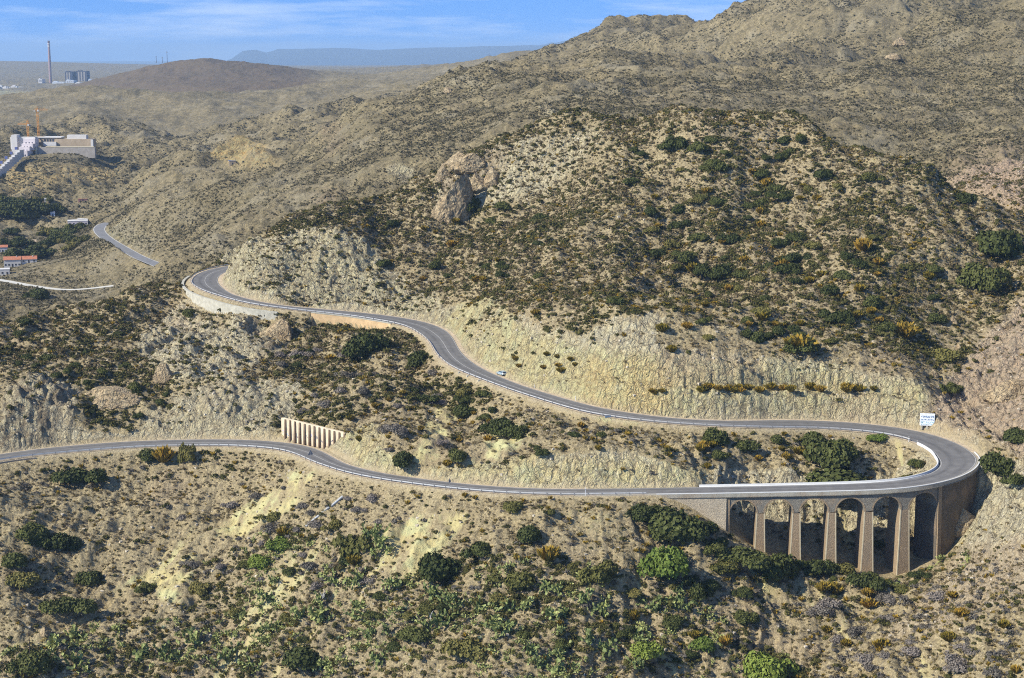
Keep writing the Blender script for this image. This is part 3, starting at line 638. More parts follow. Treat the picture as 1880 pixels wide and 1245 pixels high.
# sea
me = mesh_np('sea', np.array([(-9000, 5600, 0), (9000, 5600, 0), (9000, 12000, 0), (-9000, 12000, 0)]), np.array([[0, 1, 2, 3]]))
mm, nt, b = new_mat('sea_water'); b.inputs['Base Color'].default_value = (.02, .25, .27, 1); b.inputs['Roughness'].default_value = .35
tag(link('sea', me, mm), kind='structure')

# ------------------------------------------------------------------ roads
def asphalt():
    m, nt, b = new_mat('asphalt'); k = NB(nt)
    uv = k.n('ShaderNodeAttribute', attribute_name='lane'); sp_ = k.n('ShaderNodeSeparateColor'); nt.links.new(uv.outputs['Color'], sp_.inputs[0])
    lat = sp_.outputs[0]                                    # 0..1 across the road
    c = k.mix(k.mr(k.noise(.35, 4), .35, .65), (.150, .145, .138), (.195, .188, .176))
    c = k.mix(k.mr(k.noise(9, 2), .4, .7, 0, .5), c, (.10, .098, .095))
    tr = k.m('ADD', k.m('MULTIPLY', k.mr(k.m('ABSOLUTE', k.m('SUBTRACT', lat, .30)), .0, .11, 1, 0), .5), k.m('MULTIPLY', k.mr(k.m('ABSOLUTE', k.m('SUBTRACT', lat, .70)), .0, .11, 1, 0), .8))
    c = k.mix(k.m('MULTIPLY', tr, k.mr(k.noise(.12, 3), .3, .6, .25, .75)), c, (.075, .074, .073))
    patch = k.mr(k.vor(.09, 'F1', out='Color'), .80, .82) if False else 0.0
    nt.links.new(c, b.inputs['Base Color']); b.inputs['Roughness'].default_value = .85; return m
M_ASPH = asphalt()
M_PAINT = plain('road_paint', (.52, .51, .47), .7, var=.18, vs=1.5)
M_SHOULDER = plain('gravel_verge', (.47, .38, .26), .95, .1, var=.25, vs=.8, bump=.5)
def strip(C, offs, dz, name, mat, i0=0, i1=None, lane=False, kind='structure'):
    """ribbon along centreline C between lateral offsets (functions of half-width)"""
    i1 = len(C) if i1 is None else i1
    T = tangents(C); Nn = np.stack([T[:, 1], -T[:, 0]], 1)
    V = []; n_ = i1 - i0
    for q in offs:
        o = q(C[i0:i1, 3])
        V.append(np.stack([C[i0:i1, 0] + Nn[i0:i1, 0] * o, C[i0:i1, 1] + Nn[i0:i1, 1] * o, C[i0:i1, 2] + dz], 1))
    V = np.vstack(V); F = []
    i = np.arange(n_ - 1)
    for a in range(len(offs) - 1): F.append(np.stack([i + a * n_, i + 1 + a * n_, i + 1 + (a + 1) * n_, i + (a + 1) * n_], 1))
    me = mesh_np(name, V, np.vstack(F))
    if lane: attr_col(me, 'lane', np.repeat(np.linspace(0, 1, len(offs)), n_)[:, None] * np.array([[1, 0, 0, 0]]) + np.array([[0, 0, 0, 1]]))
    return tag(link(name, me, mat), kind=kind)
lin = lambda a, c=0: (lambda w: w * a + c)
strip(RC, [lin(f) for f in np.linspace(1, -1, 9)], 0.03, 'road', M_ASPH, lane=True)
I_WE = st_upper(1790)
strip(RC, [lin(1, .9), lin(1, .9 - .0) , lin(-1, -.9)], -0.03, 'road_verge', M_SHOULDER, 0, I_V0 + 1) 
strip(RC, [lin(1, 1.9), lin(1, -.3)], -0.03, 'road_verge', M_SHOULDER, I_V1 + 6, N_R)
strip(RC, [lin(-1, .3), lin(-1, -1.1)], -0.03, 'road_verge', M_SHOULDER, I_V1 + 14, N_R)
for sgn in (1, -1):
    strip(RC, [lin(sgn, -sgn * .40), lin(sgn, -sgn * .28)], 0.036, 'edge_line', M_PAINT)
strip(RC, [lin(0, .07), lin(0, -.07)], 0.036, 'centre_line', M_PAINT, 60, 176)
strip(RC, [lin(0, .07), lin(0, -.07)], 0.036, 'centre_line', M_PAINT, I_HAIR + 60, N_R - 2)
# road reappearing in the valley, the pale track, the short bits of road
def far_road(pts, hw, name, mat, dz=.25):
    W = []
    for q in pts:
        h = look(*q[:2], q[2], q[3]); 
        if h is not None: W.append(h)
    C = cr(np.array(W), 6.0); C = gsm(C, 2.0); C = np.c_[C, np.full(len(C), hw)]
    C[:, 2] = np.maximum(C[:, 2], ground_z(C[:, 0], C[:, 1])) + dz
    return C

_ORD = 'first second third fourth fifth sixth seventh eighth ninth tenth eleventh twelfth thirteenth fourteenth fifteenth sixteenth seventeenth eighteenth nineteenth twentieth'.split()
def ordinal(n):
    if n <= 20: return _ORD[n - 1]
    t = {2: 'twenty', 3: 'thirty', 4: 'forty', 5: 'fifty'}[n // 10]
    return ('thirtieth' if n == 30 else 'fortieth' if n == 40 else t + '-' + _ORD[n % 10 - 1])
# ------------------------------------------------------------------ solid builders
class MB:
    def __init__(s): s.v = []; s.f = []
    def add(s, vs, fs):
        b = len(s.v); s.v += [tuple(map(float, q)) for q in vs]; s.f += [tuple(b + i for i in f) for f in fs]
    def hexa(s, c8):      # 4 bottom corners, 4 top corners
        s.add(c8, [(3, 2, 1, 0), (4, 5, 6, 7), (0, 1, 5, 4), (1, 2, 6, 5), (2, 3, 7, 6), (3, 0, 4, 7)])
    def box(s, c, d, rz=0.0, taper=1.0):
        x, y, z = c; a, b, h = d[0] / 2, d[1] / 2, d[2]; ca, sa = math.cos(rz), math.sin(rz); o = []
        for t, zz in ((1, z), (taper, z + h)):
            for px, py in ((-a, -b), (a, -b), (a, b), (-a, b)):
                o.append((x + (px * ca - py * sa) * t, y + (px * sa + py * ca) * t, zz))
        s.hexa(o)
    def tube(s, p, q, r, r2=None, n=8, cap=True):
        p, q = Vector(p), Vector(q); r2 = r if r2 is None else r2; d = (q - p).normalized(); a = d.orthogonal().normalized(); b = d.cross(a)
        vs = [tuple(p + (a * math.cos(t) + b * math.sin(t)) * r) for t in [2 * math.pi * i / n for i in range(n)]] + [tuple(q + (a * math.cos(t) + b * math.sin(t)) * r2) for t in [2 * math.pi * i / n for i in range(n)]]
        fs = [(i, (i + 1) % n, n + (i + 1) % n, n + i) for i in range(n)]
        if cap: fs += [tuple(range(n))[::-1], tuple(range(n, 2 * n))]
        s.add(vs, fs)
    def build(s, name, mat, parent=None, loc=None, rot=None, smooth=False, bevel=0):
        me = bpy.data.meshes.new(name); me.from_pydata(s.v, [], s.f); me.update()
        if smooth: me.polygons.foreach_set('use_smooth', [True] * len(me.polygons))
        o = link(name, me, mat, parent, loc, rot)
        if bevel: bm = o.modifiers.new('bevel', 'BEVEL'); bm.width = bevel; bm.segments = 2; bm.limit_method = 'ANGLE'
        return o
def root(name, label, cat, loc=(0, 0, 0), rz=0, group=None):
    o = bpy.data.objects.new(name, None); COL.objects.link(o); o.location = loc; o.rotation_euler = (0, 0, rz); o.empty_display_size = .5
    return tag(o, label, cat, group)
def masonry(name, c1, c2, mortar, sx=1.0, sz=2.0, bump=.6, stain=.4):
    m, nt, b = new_mat(name); k = NB(nt)
    v = k.vor(1.7, 'F1', k.scaled((sx, sx, sz)), 'Color'); s_ = k.n('ShaderNodeSeparateColor'); nt.links.new(v, s_.inputs[0])
    e = k.vor(1.7, 'DISTANCE_TO_EDGE', k.scaled((sx, sx, sz)))
    c = k.mix(s_.outputs[0], c1, c2); c = k.mix(k.mr(e, .0, .06, .6, 0), c, mortar)
    st = k.noise(.35, 4, .65, k.scaled((1, 1, .25))); c = k.mix(k.m('MULTIPLY', k.mr(st, .48, .68), stain), c, (.17, .15, .12))
    c = k.mix(k.mr(k.noise(.18, 3), .5, .7, 0, .45), c, (.36, .25, .15))
    nt.links.new(c, b.inputs['Base Color']); k.bump(k.m('ADD', k.mr(e, 0, .15), k.m('MULTIPLY', k.noise(6, 3), .5)), bump, .18, b); return m
M_MAS = masonry('viaduct_stone', (.30, .22, .135), (.345, .26, .165), (.22, .165, .11))
M_SPAN = masonry('spandrel_stone', (.205, .185, .15), (.27, .245, .19), (.14, .13, .11), stain=.6)
M_WING = masonry('shaded_wing_stone', (.12, .10, .075), (.17, .14, .105), (.08, .07, .055), stain=.7)  # spandrel stone in a darker copy, the wing's shade painted into its colour
M_SAND = masonry('abutment_stone', (.46, .39, .28), (.55, .47, .34), (.33, .28, .20), stain=.2)
M_WHITE = plain('white_paint', (.64, .64, .61), .6, .3, var=.06, vs=1.2)
M_QUOIN = plain('quoin_stone', (.50, .43, .29), .9, .1, var=.12)
M_BAND = masonry('parapet_render', (.35, .32, .26), (.40, .37, .29), (.30, .27, .22), bump=.3)

# ------------------------------------------------------------------ the viaduct
def off(i, o, dz=0.0):
    """point beside centreline station i (float) at lateral offset o from the kerb (+ outer)"""
    x, y, z, w = (np.interp(i, np.arange(N_R), RC[:, c]) for c in range(4)); nx, ny = (np.interp(i, np.arange(N_R), RN[:, c]) for c in range(2))
    l = math.hypot(nx, ny); s_ = w + o if o >= 0 else -(w - o)
    return np.array((x + nx / l * s_, y + ny / l * s_, z + dz))
def colpx(p): return 940 + FPX * p[0] / (p[1] * CP - (p[2] - CZ) * SP)
_ci = np.linspace(I_V0 - 4, I_V1, 900); _cp = np.array([colpx(off(i, .5, -6)) for i in _ci])
def at_col(px): return float(np.interp(px, np.maximum.accumulate(_cp), _ci))
ARCH = [(1340, 1389), (1404, 1455), (1469.5, 1520.5), (1535, 1587), (1603, 1653.5), (1669.5, 1720)]
via = root('viaduct', 'brown stone road viaduct of six tall arches crossing the ravine at the hairpin bend', 'viaduct', tuple(off(at_col(1530), 0, -20)))
def vb(mb, name, mat, parent=via, **k):
    base = Vector(via.location) if parent is not None else Vector((0, 0, 0)); mb.v = [tuple(Vector(q) - base) for q in mb.v]
    return mb.build(name, mat, parent, **k)
FO, BO = .55, -.6
i_arc0 = at_col(1336)
# body over the arches: solid slices with arched undersides
arc = MB()
spring = [];
for (a, b) in ARCH:
    ia, ib = at_col(a), at_col(b); pa, pb = off(ia, FO), off(ib, FO); r = np.linalg.norm((pb - pa)[:2]) / 2; zc = off((ia + ib) / 2, FO)[2] - 2.2
    spring.append((ia, ib, r, zc - r))
def slice_(mb, i, j, zb_i, zb_j, top=-.35, fo=FO, bo=BO, caps=(False, False)):
    A, B = off(i, fo), off(j, fo); Cc, D = off(j, bo), off(i, bo)
    mb.add([(A[0], A[1], zb_i), (B[0], B[1], zb_j), (Cc[0], Cc[1], zb_j), (D[0], D[1], zb_i), (A[0], A[1], A[2] + top), (B[0], B[1], B[2] + top), (Cc[0], Cc[1], Cc[2] + top), (D[0], D[1], D[2] + top)],
           [(3, 2, 1, 0), (4, 5, 6, 7), (0, 1, 5, 4), (2, 3, 7, 6)] + ([(3, 0, 4, 7)] if caps[0] else []) + ([(1, 2, 6, 5)] if caps[1] else []))
for q, (ia, ib, r, zs) in enumerate(spring):
    ring = MB(); N_ = 18; th = np.linspace(0, math.pi, N_ + 1); fr = (1 - np.cos(th)) / 2
    for t in range(N_):
        slice_(arc, ia + (ib - ia) * fr[t], ia + (ib - ia) * fr[t + 1], zs + r * math.sin(th[t]), zs + r * math.sin(th[t + 1]))
        # voussoir ring, a touch proud of the face
        for g in (1,):
            i1, i2 = ia + (ib - ia) * fr[t], ia + (ib - ia) * fr[t + 1]; c_ = (ia + ib) / 2; kx = (r + .45) / r
            o1, o2 = c_ + (i1 - c_) * kx, c_ + (i2 - c_) * kx
            P1, P2, P3, P4 = off(i1, FO + .07), off(i2, FO + .07), off(o2, FO + .07), off(o1, FO + .07)
            B1, B2, B3, B4 = off(i1, FO - .2), off(i2, FO - .2), off(o2, FO - .2), off(o1, FO - .2)
            za, zb, zc_, zd = zs + r * math.sin(th[t]) + .02, zs + r * math.sin(th[t + 1]) + .02, zs + (r + .45) * math.sin(th[t + 1]), zs + (r + .45) * math.sin(th[t])
            ring.add([(*P1[:2], za), (*P2[:2], zb), (*P3[:2], zc_), (*P4[:2], zd), (*B1[:2], za), (*B2[:2], zb), (*B3[:2], zc_), (*B4[:2], zd)], [(0, 1, 2, 3), (0, 4, 5, 1), (3, 2, 6, 7)])
    vb(ring, 'arch_ring', M_MAS)
    nxt = spring[q + 1][0] if q + 1 < len(spring) else None
    if nxt: slice_(arc, ib, nxt, zs - .0, spring[q + 1][3])
slice_(arc, i_arc0, spring[0][0], spring[0][3], spring[0][3])
vb(arc, 'spandrel_wall', M_SPAN)
# piers: battered shafts
def ground_min(pts): return min(float(ground_z(p[0], p[1])) for p in pts)
def pier(ia, ib, zt0, zt1):
    c = (ia + ib) / 2; f0, f1, b1, b0 = off(ia, FO), off(ib, FO), off(ib, BO), off(ia, BO)
    gz = ground_min([f0, f1, b0, b1]) - 2.5; mid_ = (f0 + f1 + b0 + b1) / 4; T = (f1 - f0); T[2] = 0; L = np.linalg.norm(T); T /= L; Nn = np.array((T[1], -T[0], 0))
    if np.dot(Nn, f0 - b0) < 0: Nn = -Nn
    p = MB(); Hh = zt0 - gz; n_ = 6; pts = []
    for k_ in range(n_ + 1):
        t = k_ / n_; z = zt0 - Hh * t; gx = .026 * Hh * t * (1 + .35 * t); gy = .03 * Hh * t
        pts.append([f0 - T * gx + Nn * gy, f1 + T * gx + Nn * gy, b1 + T * gx - Nn * gy, b0 - T * gx - Nn * gy]); 
        for a in pts[-1]: a[2] = z + (0 if k_ else 0)
    for k_ in range(n_): 
        u_, l_ = pts[k_], pts[k_ + 1]; p.add(list(l_) + list(u_), [(0, 1, 5, 4), (1, 2, 6, 5), (2, 3, 7, 6), (3, 0, 4, 7)])
    o = vb(p, 'pier', M_MAS)
    for c_, (sx, sy) in enumerate(((-1, 1), (1, 1))):          # dressed corner stones
        e = MB()
        for k_ in range(n_):
            u_, l_ = pts[k_][c_], pts[k_ + 1][c_]
            q1 = lambda P_, a, b_: P_ + T * sx * a + Nn * b_
            e.add([q1(l_, -.28, .05), q1(l_, .05, .05), q1(l_, .05, -.28), q1(l_, -.28, -.28), q1(u_, -.28, .05), q1(u_, .05, .05), q1(u_, .05, -.28), q1(u_, -.28, -.28)], [(0, 1, 5, 4), (1, 2, 6, 5), (2, 3, 7, 6), (3, 0, 4, 7)])
        e.v = [tuple(Vector(q) - Vector(via.location)) for q in e.v]; e.build('corner_stones', M_QUOIN, o)
for q in range(5): pier(spring[q][1], spring[q + 1][0], spring[q][3], spring[q + 1][3])
# left abutment and right wing wall: solid down to the ground
def wall_run(i0, i1, fo, bo, top, name, mat, step=1.0, depth=3.0, batter=.0):
    w = MB(); ii = np.linspace(i0, i1, max(2, int((i1 - i0) / step)))
    secs = []
    for i in ii:
        A, D = off(i, fo), off(i, bo); zb = min(float(ground_z(A[0], A[1])), float(ground_z(*off(i, fo + 2.5)[:2]))) - depth
        h = max(A[2] + top - zb, .2); nrm = (A - D) / (np.linalg.norm((A - D)[:2]) + 1e-9)
        Ab = A + nrm * batter * h
        secs.append([(Ab[0], Ab[1], zb), (D[0], D[1], zb), (A[0], A[1], A[2] + top), (D[0], D[1], D[2] + top)])
    for s1, s2 in zip(secs[:-1], secs[1:]):
        w.add([*s1, *s2], [(0, 4, 6, 2), (2, 6, 7, 3), (1, 3, 7, 5)])
    w.add(secs[0], [(0, 2, 3, 1)]); w.add(secs[-1], [(0, 1, 3, 2)])
    return vb(w, name, mat)
wall_run(I_V0 - 2, at_col(1333), .95, BO, -.35, 'abutment', M_SAND, batter=.03)
wall_run(at_col(1333) , at_col(1339.5), .75, BO, -.36, 'abutment_pilaster', M_MAS)
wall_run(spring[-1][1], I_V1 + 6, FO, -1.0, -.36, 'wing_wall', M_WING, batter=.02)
wall_run(spring[-1][1] + .1, at_col(1727), .85, FO, -.9, 'end_pilaster', M_MAS, batter=.03)
# parapet band, cornice line and white coping along the outer edge
def run_bar(i0, i1, o0, o1, z0, z1, name, mat, parent=via, step=1.0, endlift=None):
    w = MB(); ii = np.linspace(i0, i1, max(2, int((i1 - i0) / step))); S_ = []
    for i in ii:
        A, D = off(i, o0), off(i, o1); S_.append([(A[0], A[1], A[2] + z0), (D[0], D[1], D[2] + z0), (A[0], A[1], A[2] + z1), (D[0], D[1], D[2] + z1)])
    for s1, s2 in zip(S_[:-1], S_[1:]): w.add([*s1, *s2], [(0, 4, 6, 2), (2, 6, 7, 3), (1, 3, 7, 5), (0, 1, 5, 4)])
    w.add(S_[0], [(0, 2, 3, 1)]); w.add(S_[-1], [(0, 1, 3, 2)])
    return vb(w, name, mat, parent)
run_bar(I_V0 - 2, I_V1 + 6, 1.02, .02, -.95, .12, 'parapet', M_BAND)
run_bar(I_V0 + 4, I_V1 + 6, 1.2, .3, -1.15, -.955, 'cornice', M_SPAN)
run_bar(I_V0 + 14, I_V1 + 6, 1.04, .72, .125, .30, 'coping', M_WHITE)
run_bar(i_arc0, spring[-1][1] + 2, -.62, -.95, -.95, .06, 'inner_parapet', M_BAND)
# white barrier on the inside of the bend
i_b0 = at_col(1285); i_b1 = st_upper(1712)
bar = root('road_barrier', 'low white concrete barrier curving round the inside of the hairpin', 'barrier', tuple(off(I_HAIR - 2, -.6)))
def vb2(mb, name, mat, parent):
    base = Vector(parent.location); mb.v = [tuple(Vector(q) - base) for q in mb.v]; return mb.build(name, mat, parent)
def run2(i0, i1, prof, name, mat, parent, step=1.0):
    w = MB(); ii = np.linspace(i0, i1, max(2, int((i1 - i0) / step))); n_ = len(prof); S_ = [[off(i, o, z) for o, z in prof] for i in ii]
    for s1, s2 in zip(S_[:-1], S_[1:]): w.add([*s1, *s2], [(a, (a + 1) % n_, n_ + (a + 1) % n_, n_ + a) for a in range(n_)])
    w.add(S_[0], [tuple(range(n_))[::-1]]); w.add(S_[-1], [tuple(range(n_))])
    return vb2(w, name, mat, parent)
run2(i_b0, i_b1, [(-.35, 0), (-.48, .2), (-.55, .62), (-.82, .62), (-.95, .2), (-1.0, -.6), (-.35, -.3)], 'concrete_wall', M_WHITE, bar)

# ------------------------------------------------------------------ guardrails
M_RAIL = plain('galvanised_rail', (.50, .50, .49), .5, .5, .2, var=.1, vs=1.0)
M_POST = plain('guardrail_post', (.22, .22, .22), .6, .4)
def post_mesh():
    b = MB(); b.box((0, 0, -.6), (.14, .16, 1.38)); b.box((0, .12, .42), (.10, .1, .22)); me = bpy.data.meshes.new('post'); me.from_pydata(b.v, [], b.f); me.materials.append(M_POST); return me
POST = post_mesh()
def guardrail(i0, i1, side, o, label, gap=2.7):
    mid_ = (i0 + i1) / 2; g = root('guardrail', label, 'guardrail', tuple(off(mid_, side * o)))
    s_ = side
    run2(i0, i1, [(s_ * (o), .46), (s_ * (o - .07), .52), (s_ * (o - .02), .615), (s_ * (o - .07), .71), (s_ * (o), .79), (s_ * (o + .04), .79), (s_ * (o + .04), .46)], 'rail', M_RAIL, g)
    d = 0; pts = []; i = i0
    while i < i1: pts.append(i); i += gap
    ex = []
    for k_, i in enumerate(pts):
        p = off(i, s_ * (o + .2)); t = off(min(i + .5, N_R - 1), s_ * (o + .2)) - off(i - .5, s_ * (o + .2)); a = math.atan2(t[1], t[0]) + (0 if s_ > 0 else math.pi)
        if k_ < 100:
            q = link('post', POST, None, g); q.location = Vector(p) - g.location; q.rotation_euler = (0, 0, a)
    return g
guardrail(2, I_V0 + 12, 1, .45, 'galvanised guardrail along the valley side of the lower road')
I_GW = st_upper(832)
guardrail(st_upper(1690), I_GW, -1, .4, 'galvanised guardrail on the inner side of the straight upper road', 2.7)
guardrail(I_GW + 1, N_R - 1, -1, .4, 'galvanised guardrail round the S-bend and far curve of the upper road', 2.7)

# ------------------------------------------------------------------ retaining walls
M_ORW = plain('orange_render', (.62, .44, .24), .9, .1, var=.14, vs=.5, bump=.3); M_SHOT = plain('grey_shotcrete', (.44, .42, .34), .95, .1, var=.16, vs=.6, bump=.5)
M_DKST = masonry('dark_stone', (.24, .21, .17), (.31, .27, .21), (.14, .12, .10))
def ret_wall(i0, i1, side, o, top, hgt, mat, label, name='retaining_wall', coping=None):
    g = root(name, label, 'retaining wall', tuple(off((i0 + i1) / 2, side * o)))
    w = MB(); ii = np.linspace(i0, i1, int((i1 - i0)) + 2); S_ = []
    for i in ii:
        f = min(1, 4.5 * min((i - i0), (i1 - i)) / (i1 - i0) + .35); A = off(i, side * (o + .5)); Bk = off(i, side * (o - .6)); zb = A[2] + top - hgt * f
        S_.append([(A[0], A[1], zb - .8), (Bk[0], Bk[1], zb - .8), (A[0], A[1], A[2] + top), (Bk[0], Bk[1], Bk[2] + top)])
    for s1, s2 in zip(S_[:-1], S_[1:]): w.add([*s1, *s2], [(0, 4, 6, 2), (2, 6, 7, 3), (1, 3, 7, 5)])
    w.add(S_[0], [(0, 2, 3, 1)]); w.add(S_[-1], [(0, 1, 3, 2)]); vb2(w, 'wall_face', mat, g)
    j = MB(); i = i0 + 3
    while i < i1 - 2:
        a, b_ = off(i, side * (o + .5)), off(i + .12, side * (o + .5)); c_, d_ = off(i, side * (o + .55)), off(i + .12, side * (o + .55)); z0 = a[2] + top - hgt; z1 = a[2] + top - .05
        j.hexa([(*a[:2], z0), (*b_[:2], z0), (*d_[:2], z0), (*c_[:2], z0), (*a[:2], z1), (*b_[:2], z1), (*d_[:2], z1), (*c_[:2], z1)]); i += 5
    if coping is not None: run2(i0, i1, [(side * (o + .6), top), (side * (o + .6), top + .25), (side * (o - .7), top + .25), (side * (o - .7), top)], 'wall_coping', coping, g)
    return g
ret_wall(st_upper(738), st_upper(575), -1, 1.0, -.15, 5.2, M_ORW, 'orange rendered retaining wall holding up the upper road above the big green bush', coping=M_SHOT)
ret_wall(st_upper(520), st_upper(385), -1, 4.2, -.9, 6.5, M_SHOT, 'pale grey concrete retaining wall under the far curve of the upper road')
ret_wall(2, st_lower(66), 1, 1.4, -.25, 3.6, M_DKST, 'dark stone retaining wall under the lower road at the left edge')

# ------------------------------------------------------------------ buttressed wall with scrawls, beside the lower road
def butt_wall():
    A = PZ(517, 802, 55.0); B = PZ(634, 822, 56.2); d = (B - A)[:2]; L = np.linalg.norm(d); a = math.atan2(d[1], d[0])
    g = root('buttress_wall', 'cream concrete wall with brown vertical ribs and painted scrawls beside the lower road', 'wall', (A[0], A[1], A[2]), a)
    Mp = plain('cream_panel', (.62, .52, .36), .85, .1, var=.18, vs=.4); Mr = plain('brown_rib', (.20, .145, .10), .9, .1, var=.18, vs=1)
    h0, h1 = 6.4, 5.6; dz = B[2] - A[2]
    top = lambda t: (6.9 if t < .12 else 6.9 - (t - .12) * 1.9)
    n_ = 13
    w = MB()
    for k_ in range(n_ * 2):
        t0, t1 = k_ / (n_ * 2), (k_ + 1) / (n_ * 2)
        w.hexa([(L * t0, 0, -2), (L * t1, 0, -2), (L * t1, .8, -2), (L * t0, .8, -2), (L * t0, 0, top(t0) + dz * t0), (L * t1, 0, top(t1) + dz * t1), (L * t1, .8, top(t1) + dz * t1), (L * t0, .8, top(t0) + dz * t0)])
    w.build('wall_panel', Mp, g)
    for k_ in range(1, n_ + 1):
        t = k_ / n_; b = MB(); x = L * t - .45; z1 = top(t) + dz * t - .25
        b.hexa([(x, -.95, -2), (x + .62, -.95, -2), (x + .62, .05, -2), (x, .05, -2), (x, -.35, z1), (x + .62, -.35, z1), (x + .62, .05, z1), (x, .05, z1)])
        b.build('rib', Mr, g)
    rg = random.Random(5)
    cols = [plain('blue_spray', (.22, .42, .66), .7), plain('black_spray', (.16, .15, .18), .7), plain('violet_spray', (.45, .40, .55), .7)]
    for k_ in range(n_):
        if rg.random() < .2: continue
        s_ = MB(); x0 = L * k_ / n_ + .5; ci = 0 if k_ in (1, 2) else rg.choice((1, 1, 2, 0)); x = x0; z = 1.6 + rg.random()
        for q in range(rg.randint(5, 9)):
            x2 = min(x0 + L / n_ - 1.2, max(x0, x + rg.uniform(-.5, .7))); z2 = min(3.6, max(.9, z + rg.uniform(-.8, .8))); dx, dz_ = x2 - x, z2 - z; l = math.hypot(dx, dz_) + 1e-6; nx, nz = -dz_ / l * .08, dx / l * .08
            s_.hexa([(x - nx, -.035, z - nz), (x2 - nx, -.035, z2 - nz), (x2 - nx, .01, z2 - nz), (x - nx, .01, z - nz), (x + nx, -.035, z + nz), (x2 + nx, -.035, z2 + nz), (x2 + nx, .01, z2 + nz), (x + nx, .01, z + nz)]); x, z = x2, z2
        s_.build('graffiti', cols[ci], g)
butt_wall()

# ------------------------------------------------------------------ painted block by the hairpin
def painted_block():
    p = off(st_upper(1676), 2.6); p[2] = ground_z(p[0], p[1]); a = math.atan2(*(off(st_upper(1676) - 2, 2.6) - off(st_upper(1676) + 2, 2.6))[[1, 0]])
    a = -.18
    g = root('painted_block', 'upright white concrete slab on short feet covered in blue writing beside the hairpin', 'slab', tuple(p), a)
    Mw = plain('whitewash', (.70, .73, .74), .8, .1, var=.12, vs=1.2); Mb = plain('blue_writing', (.10, .20, .38), .7); Mt = plain('teal_writing', (.25, .52, .62), .7)
    b = MB(); W_, H_ = 4.7, 4.0; b.box((0, 0, .5), (W_, .9, H_)); b.build('slab', Mw, g, bevel=.06)
    for x in (-1.7, 0, 1.7): f = MB(); f.box((x, 0, -.8), (.45, .7, 1.31)); f.build('foot', M_SHOT, g)
    rg = random.Random(9)
    def scr(z, n_, mat, wd, name, hh):
        s_ = MB(); x = -W_ / 2 + .35
        while x < W_ / 2 - .4:
            w_ = rg.uniform(.22, .5); zz = z
            px, pz = x, zz + rg.uniform(0, hh)
            for q in range(rg.randint(2, 4)):
                qx, qz = x + rg.uniform(0, w_), zz + rg.uniform(0, hh); dx, dz_ = qx - px, qz - pz; l = math.hypot(dx, dz_) + 1e-6; nx, nz = -dz_ / l * wd, dx / l * wd
                s_.hexa([(px - nx, -.49, pz - nz), (qx - nx, -.49, qz - nz), (qx - nx, -.44, qz - nz), (px - nx, -.44, pz - nz), (px + nx, -.49, pz + nz), (qx + nx, -.49, qz + nz), (qx + nx, -.44, qz + nz), (px + nx, -.44, pz + nz)]); px, pz = qx, qz
            x += w_ + rg.uniform(.05, .22)
        s_.build(name, mat, g)
    scr(3.2, 4, Mb, .07, 'writing', .75); scr(2.4, 3, Mb, .09, 'writing', .35); scr(1.4, 4, Mt, .08, 'writing', .6); scr(.8, 3, Mt, .05, 'writing', .35)
painted_block()

# ------------------------------------------------------------------ road signs and marker posts
M_SIGNB = plain('sign_back', (.20, .21, .23), .5, .4); M_SIGNW = plain('sign_white', (.78, .78, .76), .5, .4); M_RED = plain('sign_red', (.55, .04, .03), .5, .4)
def tri_sign(px, side, o, label, lower=True, s_=1.0):
    i = st_lower(px) if lower else st_upper(px); p = off(i, side * o); t = RT[int(i)]; a = math.atan2(t[1], t[0])
    g = root('warning_sign', label, 'road sign', tuple(p), a)
    b = MB(); b.tube((0, 0, -.6), (0, 0, 2.5 * s_), .05); b.build('pole', M_SIGNB, g)
    q = MB(); h = 1.15 * s_; z = 1.75 * s_; q.add([(-.06, -.68 * s_, z), (-.06, .68 * s_, z), (-.06, 0, z + h), (-.1, -.68 * s_, z), (-.1, .68 * s_, z), (-.1, 0, z + h)], [(0, 1, 2), (5, 4, 3), (0, 3, 4, 1), (1, 4, 5, 2), (2, 5, 3, 0)]); q.build('sign_plate', M_SIGNB, g)
tri_sign(597, 1, 1.1, 'triangular warning sign seen from behind at the bend below the ribbed wall', s_=1.5)
tri_sign(838, 1, 1.0, 'triangular warning sign seen from behind on the guardrail side mid lower road', s_=1.3)
def marker(i, side, o, label, h=1.1, grp=None):
    g = root('marker_post', label, 'marker post', tuple(off(i, side * o)), 0, grp); b = MB(); b.box((0, 0, -.3), (.14, .1, h + .3)); b.build('stake', M_SIGNW, g); c = MB(); c.box((0, 0, h * .72), (.15, .11, .18)); c.build('reflector', M_SIGNB, g)
marker(st_upper(1035), 1, 1.0, 'small dark marker post at the foot of the cutting beyond the car', 1.6)
marker(st_lower(1077), 1, 1.0, 'thin marker post at the end of the lower guardrail', 2.6)
marker(st_upper(1713) , -1, .9, 'marker post where the white barrier ends on the upper side', 1.2)
marker(st_upper(1690) , -1, 1.1, 'slim marker post on the inner verge just before the white barrier', 1.6)
marker(st_upper(960), 1, 1.5, 'marker post against the cutting right of the car', 1.5)
# small blue-grey drainage box on the upper guardrail
g = root('drain_box', 'small dark blue box fixed on the upper guardrail below the terraced cutting', 'box', tuple(off(st_upper(1131), -.75)), .1)
b = MB(); b.box((0, 0, -.2), (2.0, .5, .75), taper=.92); b.build('casing', plain('blue_grey_metal', (.13, .19, .27), .5, .4), g, bevel=.05); b = MB(); b.box((0, 0, .56), (2.1, .6, .07)); b.build('lid', M_SIGNB, g)
